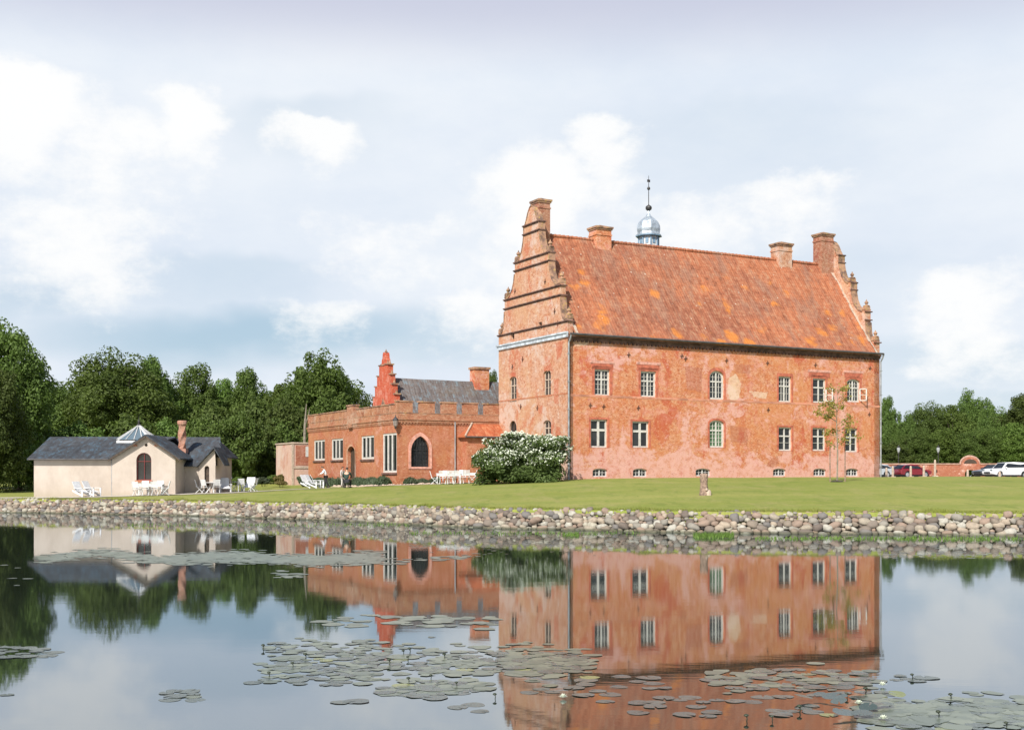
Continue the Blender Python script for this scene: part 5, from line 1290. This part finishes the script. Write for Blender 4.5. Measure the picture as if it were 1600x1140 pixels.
def long_table():
    t = thing('garden_table', 'x', 'table'); mb = MB(); mb.box(-.9, .9, -.38, .38, .71, .75)
    mb.build('table_top', 'white_furniture', t); mb = MB(); mb.box(-.86, .86, -.36, -.34, .58, .709); mb.box(-.86, .86, .34, .36, .58, .709); mb.build('apron', 'white_furniture', t)
    for sx in (-1, 1):
        for sy_ in (-1, 1): mb = MB(); mb.box(sx * .82 - .03, sx * .82 + .03, sy_ * .3 - .03, sy_ * .3 + .03, 0, .58); mb.build('leg', 'white_furniture', t)
    return t
FP = {'c': folding_chair(), 'd': deck_chair(), 'r': round_table(), 'l': long_table()}
fused = set()
def furn(k, px, Y, rz, label, group):
    x = (px - 800) / F * Y; loc = (x, Y, gz(x, Y) + .03)
    if k not in fused:
        fused.add(k); o = FP[k]; o.location = loc; o.rotation_euler = (0, 0, rz); o['label'] = label; o['group'] = group; return o
    return dup(FP[k], loc, rz, label, group)
G1, G2, G3, G4 = 'white furniture before the cream house', 'white furniture on the terrace between house and chapel', 'white furniture by the chapel', 'white loungers near the people'
furn('d', 130, 83.2, R(62), 'white deck chair before the cream house, farther from the arched window', G1); furn('d', 146, 83.6, R(70), 'white deck chair before the cream house, nearer the arched window', G1)
furn('l', 235, 83.1, R(4), 'long white table under the arched window', G1)
furn('c', 214, 82.6, R(170), 'white folding chair at the outer end of the long table', G1); furn('c', 228, 82.4, R(185), 'white folding chair at the long table, second from its outer end', G1); furn('c', 243, 82.4, R(178), 'white folding chair at the long table, second from the gable corner', G1)
furn('c', 258, 82.9, R(-80), 'white folding chair at the gable corner end of the long table', G1); furn('c', 226, 83.9, R(5), 'white folding chair between the wall and the long table', G1); furn('c', 248, 83.9, R(-5), 'white folding chair by the wall, under the red brick sill', G1)
furn('r', 331, 87.0, 0, 'round white table before the house porch', G2); furn('c', 312, 86.6, R(100), 'white folding chair before the shaded recess', G2); furn('c', 322, 86.0, R(150), 'white folding chair with crossed legs before the porch door', G2); furn('c', 338, 86.4, R(200), 'white folding chair beyond the porch door at the round table', G2)
furn('d', 352, 88.0, R(20), 'broad white armchair between the two round tables', G2); furn('r', 371, 90.5, 0, 'round white table nearest the trees', G2); furn('c', 362, 89.6, R(140), 'white folding chair beside the broad armchair', G2); furn('c', 377, 89.4, R(190), 'white folding chair with crossed legs at the second table', G2); furn('d', 387, 92, R(-10), 'white armchair behind the second table', G2); furn('c', 395, 91.0, R(-105), 'white folding chair at the path end of the terrace', G2)
for i, (px, Y, a, lab) in enumerate(((679, 87.6, 95, 'white folding chair standing alone at the open end of the long table'), (692, 87.0, 175, 'white folding chair nearest the open end of the chapel terrace tables'), (704, 86.8, 185, 'white folding chair before the first chapel terrace table'), (716, 86.8, 172, 'white folding chair between the two chapel terrace tables'), (728, 86.9, 188, 'white folding chair close to the flowering bush'), (697, 88.9, 5, 'white folding chair behind the first chapel terrace table'), (722, 89.0, -4, 'white folding chair behind the second chapel terrace table'), (738, 87.6, -88, 'white folding chair half hidden by the flowering bush'))):
    furn('c', px, Y, R(a), lab, G3)
furn('l', 701, 87.9, R(2), 'long white table below the pointed window', G3); furn('l', 726, 88.0, R(-2), 'long white table touching the flowering bush', G3)
furn('d', 484, 95.5, R(60), 'white lounger lying lowest, farthest from the people', G4); furn('d', 492, 95.1, R(72), 'white lounger in the middle beside the standing person', G4); furn('d', 499, 95.8, R(100), 'upright white lounger right behind the standing person', G4)

# wall lantern on the chapel corner
q = wc(-.25, -.25); t = thing('wall_lantern', 'black lantern on a bracket at the chapel corner', 'lamp', (q[0], q[1], H + (YH - 669) / F * q[1]))
mb = MB(); mb.lathe((0, 0, .1), [(.05, 0), (.16, .1), (.21, .5), (.19, .52)], 6); mb.build('lamp_glass', 'curtain_glass', t)
mb = MB(); mb.lathe((0, 0, .62), [(.25, 0), (.14, .16), (.05, .24), (.02, .4), (0, .42)], 6); mb.lathe((0, 0, -.05), [(0, 0), (.08, .05), (.1, .15)], 6); mb.build('lamp_cap', 'black_metal', t)
mb = MB(); mb.tube([(.3, .3, -.35), (.12, .12, -.3), (0, 0, -.02)], .025, 6); mb.build('bracket', 'black_metal', t)

# ------------------------------------------------------------------ people
def skinned(name, nodes, edges, m, parent, root=0, sub=1):
    me = bpy.data.meshes.new(name); me.from_pydata([n_[0] for n_ in nodes], edges, []); o = bpy.data.objects.new(name, me); C.objects.link(o); o.parent = parent
    md = o.modifiers.new('skin', 'SKIN'); md.use_smooth_shade = True
    for i, n_ in enumerate(nodes):
        sv = me.skin_vertices[0].data[i]; r_ = n_[1]; sv.radius = r_ if hasattr(r_, '__len__') else (r_, r_); sv.use_root = (i == root)
    s_ = o.modifiers.new('sub', 'SUBSURF'); s_.levels = sub; s_.render_levels = sub
    me.materials.append(MATS[m]); return o
def chainmesh(name, chains, m, parent, sub=1):
    nodes = []; edges = []; key = {}
    for ch in chains:
        prev = None
        for p, r_ in ch:
            kk = tuple(round(c, 4) for c in p)
            if kk not in key: key[kk] = len(nodes); nodes.append((p, r_))
            i = key[kk]
            if prev is not None and prev != i: edges.append((prev, i))
            prev = i
    return skinned(name, nodes, edges, m, parent, 0, sub)
def hand(w, d, curl=.3):
    """five finger chains leaving the palm"""
    w = Vector(w); d = Vector(d).normalized(); side = d.cross(Vector((0, 1, .2))).normalized(); palm = w + d * .07; out = [[(tuple(w), .026), (tuple(palm), (.034, .02))]]
    for k, L in enumerate((.075, .085, .08, .062)):
        b = palm + side * (-.03 + .02 * k); e1 = b + d * (.02 + L * .45); e2 = e1 + (d + Vector((0, -curl, 0))).normalized() * L * .5
        out.append([(tuple(palm), (.034, .02)), (tuple(b + d * .02), .010), (tuple(e1), .0085), (tuple(e2), .007)])
    tb = w + d * .03 - side * .035; out.append([(tuple(w), .026), (tuple(tb), .012), (tuple(tb + (d - side * .6).normalized() * .045), .009)]); return out
def person(label, loc, rz, J, top, legs, hair='hair', hairlen=0, sleeves=True):
    t = thing('person', label, 'person', loc, rz)
    V_ = {k: Vector(v) for k, v in J.items()}; T = lambda k: tuple(V_[k])
    mid = lambda a, b, f: tuple(V_[a].lerp(V_[b], f))
    hc = V_['head']; nk = V_['neck']; up = (hc - nk).normalized()
    ch = [[(T('pelvis'), (.14, .10)), (T('waist'), (.12, .09)), (T('chest'), (.15, .10)), (T('neck'), .055), (tuple(nk + up * .06), .05), (tuple(hc - up * .03), (.066, .075)), (tuple(hc + up * .04), (.078, .092)), (tuple(hc + up * .10), (.05, .06))]]
    for s in ('l', 'r'):
        ch.append([(T('chest'), (.15, .10)), (T('sh' + s), .052), (T('el' + s), .038), (T('wr' + s), .026)])
        ch += hand(V_['wr' + s], V_['wr' + s] - V_['el' + s])
        ch.append([(T('pelvis'), (.14, .10)), (T('hip' + s), .085), (T('kn' + s), .056), (T('an' + s), .036), (T('to' + s), .034)])
    chainmesh('body', ch, 'skin', t)
    ch = [[(mid('pelvis', 'waist', .3), (.165, .125)), (T('waist'), (.145, .11)), (T('chest'), (.178, .125)), (mid('chest', 'neck', .75), (.075, .07))]]
    for s in ('l', 'r'): ch.append([(T('chest'), (.178, .125)), (T('sh' + s), .072), (T('el' + s), .054), (mid('el' + s, 'wr' + s, .85), .042)])
    chainmesh('shirt', ch, top, t)
    ch = []
    for s in ('l', 'r'): ch.append([(T('pelvis'), (.165, .13)), (T('hip' + s), .105), (T('kn' + s), .078), (mid('kn' + s, 'an' + s, .95), .062)])
    chainmesh('trousers', ch, legs, t)
    for s in ('l', 'r'):
        mb = MB(); a = V_['an' + s]; b = V_['to' + s]; d = (b - a); d.z = 0; L = max(.1, d.length); ang = math.atan2(d.y, d.x)
        mb.rbox((a.x + d.x * .42, a.y + d.y * .42, a.z - .03), (.27, .095, .085), (0, 0, ang)); mb.build('shoe', 'black_metal', t)
    fwd = Vector(J.get('face', (0, -1, 0))).normalized(); sd = fwd.cross(up).normalized()
    mb = MB()
    m = Matrix((sd, fwd, up)).transposed()
    for i in range(7):
        pass
    # hair cap
    V = []; n1, n2 = 8, 14
    for i in range(n1 + 1):
        th = math.pi * .62 * i / n1
        for k in range(n2):
            a = 2 * math.pi * k / n2; v = Vector((math.sin(th) * math.cos(a) * .088, math.sin(th) * math.sin(a) * .105 - .018, math.cos(th) * .10 + .045))
            if v.y > .055 and v.z < .07: v.z = .075
            if hairlen and v.y < 0 and i == n1: v.z -= hairlen
            V.append(hc + m @ v)
    mb.add(V, [(i * n2 + k, i * n2 + (k + 1) % n2, (i + 1) * n2 + (k + 1) % n2, (i + 1) * n2 + k) for i in range(n1) for k in range(n2)]); mb.build('hair', hair, t, smooth=True)
    mb = MB(); mb.rbox(tuple(hc + fwd * .098 + up * .0), (.024, .03, .04)); 
    for s in (-1, 1): mb.rbox(tuple(hc + sd * .08 * s + up * .01), (.02, .03, .055))
    mb.build('nose_and_ears', 'skin', t)
    mb = MB()
    for s in (-1, 1): mb.rbox(tuple(hc + fwd * .087 + sd * .03 * s + up * .03), (.02, .01, .01))
    mb.rbox(tuple(hc + fwd * .088 - up * .045), (.045, .01, .01)); mb.build('eyes_and_mouth', 'hair', t)
    return t
std = dict(pelvis=(0, 0, .95), waist=(0, 0, 1.1), chest=(0, 0, 1.32), neck=(0, 0, 1.48), head=(0, -.02, 1.62), shl=(.19, 0, 1.42), shr=(-.19, 0, 1.42), ell=(.24, .02, 1.14), elr=(-.24, .02, 1.14), wrl=(.25, -.06, .9), wrr=(-.25, -.06, .9),
           hipl=(.1, 0, .88), hipr=(-.1, 0, .88), knl=(.1, -.02, .48), knr=(-.1, -.02, .48), anl=(.1, .02, .08), anr=(-.1, .02, .08), tol=(.11, -.14, .03), tor=(-.11, -.14, .03))
q = ground_px(509, 762)
p1 = dict(std); p1.update(chest=(0, -.10, 1.30), neck=(0, -.17, 1.45), head=(0, -.25, 1.57), shl=(.18, -.12, 1.40), shr=(-.18, -.12, 1.40), ell=(.22, -.26, 1.18), elr=(-.22, -.26, 1.18), wrl=(.15, -.46, 1.08), wrr=(-.15, -.46, 1.08), anl=(.1, .22, .10), tol=(.1, .08, .03), knl=(.1, .05, .5), anr=(-.1, -.12, .08), tor=(-.1, -.28, .03))
person('person in white shirt and black trousers leaning forward beside the loungers', (q.x, q.y, q.z), R(-75), p1, 'white_shirt', 'dark_trousers')
q = ground_px(541, 762)
p2 = dict(std); p2.update(pelvis=(0, 0, .46), waist=(0, -.04, .62), chest=(0, -.10, .86), neck=(0, -.14, 1.02), head=(0, -.2, 1.16), shl=(.2, -.1, .95), shr=(-.2, -.1, .95), ell=(.27, -.25, .72), elr=(-.27, -.25, .72), wrl=(.16, -.42, .62), wrr=(-.16, -.42, .62), hipl=(.11, -.05, .44), hipr=(-.11, -.05, .44), knl=(.2, -.45, .48), knr=(-.2, -.45, .48), anl=(.17, -.38, .08), anr=(-.17, -.38, .08), tol=(.18, -.55, .03), tor=(-.18, -.55, .03))
pp = person('person in dark green coat seated on a stool, back turned to the water', (q.x, q.y, q.z), R(175), p2, 'green_coat', 'dark_trousers')
for ch in kids(pp): pass
st = thing('stool', 'low black stool under the person in the green coat', 'stool', (q.x, q.y, q.z), R(175))
mb = MB(); mb.lathe((0, .02, 0), [(0, .36), (.2, .36), (.22, .33), (.2, .30), (0, .3)], 14); mb.build('seat', 'black_metal', st)
for k in range(4): a = k * math.pi / 2 + .78; mb = MB(); mb.tube([(.2 * math.cos(a), .2 * math.sin(a) + .02, 0), (.14 * math.cos(a), .14 * math.sin(a) + .02, .31)], .018, 5); mb.build('leg', 'black_metal', st)
q = ground_px(534, 761); p3 = dict(std)
p3.update(ell=(.26, -.1, 1.16), wrl=(.12, -.3, 1.12)); o = person('dark-haired person in pale clothes behind the seated person', (q.x - .05, q.y + .8, gz(q.x, q.y + .8)), R(60), p3, 'pale_cloth', 'pale_cloth', hairlen=.05); o.scale = (.93, .93, .93); pp.scale = (1.15, 1.15, 1.15); st.scale = (1.15, 1.15, 1.15)

# ------------------------------------------------------------------ lilies
def pad_mesh(seed, tilt=0):
    rnd = random.Random(seed); mb = MB(); n_ = 22; V = [(0, 0, .002)]; n1 = rnd.uniform(0, 6.28)
    for ring, rr in ((0, .5), (1, 1.0)):
        for k in range(n_ + 1):
            a = n1 + .14 + (2 * math.pi - .28) * k / n_; r_ = rr * .5 * (1 + .06 * math.sin(a * 3 + seed) + .03 * math.sin(a * 7)); z = .002 + (.001 if ring == 0 else .001 + .012 * max(0, math.sin(a * 2 + seed * 1.3)) * (1 if seed % 3 == 0 else .25))
            V.append((r_ * math.cos(a), r_ * math.sin(a) * .92, z))
    m_ = n_ + 1; Fc = [(0, 1 + k, 2 + k) for k in range(n_)] + [(1 + k, 1 + m_ + k, 2 + m_ + k, 2 + k) for k in range(n_)]
    N = len(V); V += [(x, y, z - .002) for x, y, z in V]; Fc += [tuple(q + N for q in f)[::-1] for f in Fc] + [(1 + m_ + k, 1 + m_ + k + N, 2 + m_ + k + N, 2 + m_ + k) for k in range(n_)]
    o = MB().add(V, Fc).build('lily_pad', 'lily_leaf', smooth=False); return o
pads = [pad_mesh(s) for s in range(8)]; pu = [False] * 8
def wp(px, py): Y = F * H / (py - YH); return (px - 800) / F * Y, Y
rnd = random.Random(21)
CL = [  # centre px, py, rx, ry, count, size, label
    (360 + 110, 1012, 70, 9, 10, .36, 'grey-green lily pad in the upper tail of the patch below the red gable reflection'),
    (520, 1035, 95, 18, 34, .38, 'grey-green lily pad in the open patch below the red gable reflection'),
    (500, 1060, 55, 11, 14, .36, 'grey-green lily pad on the near edge of the patch below the red gable'),
    (720, 1035, 130, 17, 36, .40, 'grey-green lily pad in the long patch reaching the castle reflection'),
    (670, 1078, 75, 14, 22, .38, 'grey-green lily pad in the near patch between open water and castle reflection'),
    (850, 1035, 70, 17, 26, .42, 'grey-green lily pad lying across the edge of the castle reflection'),
    (950, 1078, 130, 22, 20, .38, 'grey-green lily pad scattered in front of the dark roof edge reflection'),
    (1230, 1062, 140, 18, 34, .40, 'grey-green lily pad in the patch under the castle eaves reflection'),
    (1130, 1105, 150, 22, 22, .36, 'grey-green lily pad scattered over the reflected tile roof'),
    (1340, 1100, 90, 22, 26, .34, 'dark lily pad in the raised thicket of leaves'),
    (1500, 1118, 120, 26, 58, .33, 'crowded grey lily pad in the dense mat at the near corner'),
    (285, 1086, 42, 9, 8, .34, 'lily pad in the small lone group under the clouds reflection'),
    (407, 1064, 14, 4, 2, .36, 'lily pad of the lone pair beside the gable patch'),
    (548, 1098, 20, 4, 2, .36, 'lily pad of the lone pair nearest the water edge'),
    (730, 1106, 28, 8, 3, .36, 'lily pad drifting beside the castle corner reflection'),
    (30, 1018, 60, 10, 14, .42, 'lily pad in the group under the dark tree reflection'),
    (8, 1087, 14, 2, 1, .34, 'single lily pad at the picture edge under the dark tree'),
    (1420, 1060, 30, 5, 5, .38, 'lily pad on bright water just outside the castle reflection'),
]
count = 0
placed = []
for (cx, cy, rx, ry, cnt, size, lab) in CL:
    for i in range(cnt):
        for tries in range(30):
            a = rnd.uniform(0, 6.28); rr = math.sqrt(rnd.random()) ; px = cx + rx * rr * math.cos(a); py = cy + ry * rr * math.sin(a)
            x, y = wp(px, py); s = size * .64 * rnd.uniform(.65, 1.25)
            if all((x - p[0]) ** 2 + (y - p[1]) ** 2 > (.36 * (s + p[2])) ** 2 for p in placed): break
        placed.append((x, y, s)); k = rnd.randrange(8); z = .0005 + .0011 * (len(placed) % 7)
        if not pu[k]: pu[k] = True; o = pads[k]
        else: o = pads[k].copy(); C.objects.link(o)
        o.location = (x, y, z); dark = 'thicket' in lab
        tl = rnd.uniform(.08, .28) if dark and rnd.random() < .45 else rnd.uniform(0, .006)
        if tl > .05: o.location.z = .05
        o.rotation_euler = (tl * rnd.choice((-1, 1)), tl * .5, rnd.uniform(0, 6.28)); o.scale = (s, s, s); tag(o, lab, 'lily pad', 'lily pads: ' + lab.split(' in ')[-1].split(' on ')[-1][:60]); count += 1
# buds
bt = MB(); bt.tube([(0, 0, -.05), (.01, 0, .06), (.0, 0, .10)], [.006, .006, .008], 6); bt.lathe((0, 0, .09), [(.0, 0), (.022, .012), (.028, .03), (.018, .052), (0, .062)], 8)
b0 = None
for px, py, lab in ((411, 1014, 'dark lily bud left of the gable patch'), (477, 1029, 'thick dark lily bud over the gable patch'), (457, 1042, 'thin dark bud on the near side of the gable patch'), (420, 1057, 'dark bud beside the lone pair of pads'), (608, 1038, 'dark bud at the end of the gable patch'), (630, 1022, 'first dark bud of the pair between the two patches'), (640, 1020, 'second dark bud of the pair between the two patches'), (637, 1031, 'dark bud just below the pair between the patches'), (694, 1028, 'dark bud in the long patch'), (638, 1066, 'tall thin bud in the near patch'), (673, 1060, 'dark bud near the middle of the near patch'), (713, 1072, 'dark bud on the castle side of the near patch'),
                    (773, 1091, 'dark bud at the reflected castle corner'), (1166, 1126, 'dark bud on the reflected roof, nearer the corner'), (1206, 1126, 'dark bud on the reflected roof, nearer the thicket'), (1323, 1090, 'dark bud at the head of the thicket'), (1425, 1060, 'dark bud on a pad under the castle eaves'), (1485, 1092, 'dark bud over the bright side of the dense mat'), (1466, 1120, 'double dark bud in the dense mat'), (1572, 1136, 'dark bud in the near corner of the mat'), (1352, 1083, 'small bud behind the thicket'), (1249, 1112, 'thin bud in front of the thicket')):
    x, y = wp(px, py)
    if b0 is None: o = b0 = bt.build('lily_bud', 'bud', smooth=True)
    else: o = b0.copy(); C.objects.link(o)
    o.location = (x, y, .0); s = rnd.uniform(.8, 1.2); o.scale = (s * .9, s * .9, s * .45); tag(o, lab, 'lily bud', 'dark lily buds over the water')
fm = MB()
for ring, (n_, r_, up) in enumerate(((8, .075, .02), (7, .055, .045), (5, .03, .06))):
    for k in range(n_):
        a = 2 * math.pi * k / n_ + ring * .3; c, s = math.cos(a), math.sin(a); w = .016
        fm.add([(c * .01, s * .01, .02), (c * r_ * .6 - s * w, s * r_ * .6 + c * w, .02 + up * .6), (c * r_, s * r_, .02 + up), (c * r_ * .6 + s * w, s * r_ * .6 - c * w, .02 + up * .6)], [(0, 1, 2, 3)])
f0 = None
for px, py, lab in ((880, 1091, 'white water lily bloom on the castle reflection'), (1379, 1072, 'white water lily bloom beyond the thicket'), (1342, 1101, 'white water lily bloom inside the thicket'), (1380, 1125, 'white water lily bloom on the near side of the thicket')):
    x, y = wp(px, py)
    if f0 is None: o = f0 = fm.build('water_lily', 'petal', fix=False)
    else: o = f0.copy(); C.objects.link(o)
    o.scale = (.7, .7, .7); o.location = (x, y, .0); tag(o, lab, 'water lily', 'white water lily blooms')
# distant floating leaves: countless
def weed():
    g = np.random.default_rng(9); cs = []
    def band(px0, px1, pyf, spread, nn, s0):
        px = g.uniform(px0, px1, nn)
        for p in px:
            py = pyf(p) + g.normal() * spread; x, y = wp(p, max(py, 800)); 
            if y > wy(x) - .5: y = wy(x) - .5 - abs(g.normal()) * .8
            cs.append((x, y, s0 * g.uniform(.5, 1.3)))
    band(60, 600, lambda p: 868 + 5 * math.sin(p * .03) + (p - 60) * .008, 3.2, 1500, .30)
    band(270, 590, lambda p: 872 + (p - 270) * .006, 4.0, 900, .30)
    band(-50, 1000, lambda p: 4393 / max(10, wy((p - 800) / F * (80 - p * .03))) + 746 + 9, 6, 3300, .13)
    band(300, 620, lambda p: 818 + p * .02, 7, 900, .16); band(640, 1000, lambda p: 850, 5, 420, .14); band(1000, 1600, lambda p: 848, 6, 260, .14)
    band(1085, 1145, lambda p: 838, 1.5, 160, .16); band(1370, 1600, lambda p: 866, 3, 120, .14)
    band(400, 600, lambda p: 1030 + 22 * math.sin(p * 1.7), 10, 120, .22); band(560, 860, lambda p: 1032 + 16 * math.sin(p * 2.3), 9, 190, .22); band(600, 760, lambda p: 1075, 8, 50, .22); band(800, 930, lambda p: 1036, 11, 80, .24)
    band(1350, 1610, lambda p: 1112 + 10 * math.sin(p * 1.3), 9, 260, .22); band(1110, 1370, lambda p: 1060, 10, 60, .22)
    band(590, 760, lambda p: 880 - (p - 590) * .08, 2, 50, .3); band(500, 780, lambda p: 965 + (p % 40) * .2, 5, 60, .3); band(0, 60, lambda p: 905, 10, 5, .2)
    band(430, 480, lambda p: 898, 3, 20, .3)
    c = np.array(cs); nl = len(c); K = 7; a = np.linspace(0, 2 * np.pi, K, endpoint=False); ph = g.uniform(0, 6, (nl, 1))
    r_ = (c[:, 2] / 2)[:, None] * (1 + .15 * g.normal(size=(nl, K)))
    V = np.stack([c[:, 0:1] + np.cos(a + ph) * r_, c[:, 1:2] + np.sin(a + ph) * r_, np.repeat(g.uniform(.003, .008, (nl, 1)), K, 1) + g.normal(size=(nl, K)) * .0008], 2).reshape(-1, 3)
    np_mesh('floating_leaves', V, np.arange(nl * K).reshape(-1, K), 'float_weed')['kind'] = 'stuff'
weed()
print('pads', count)
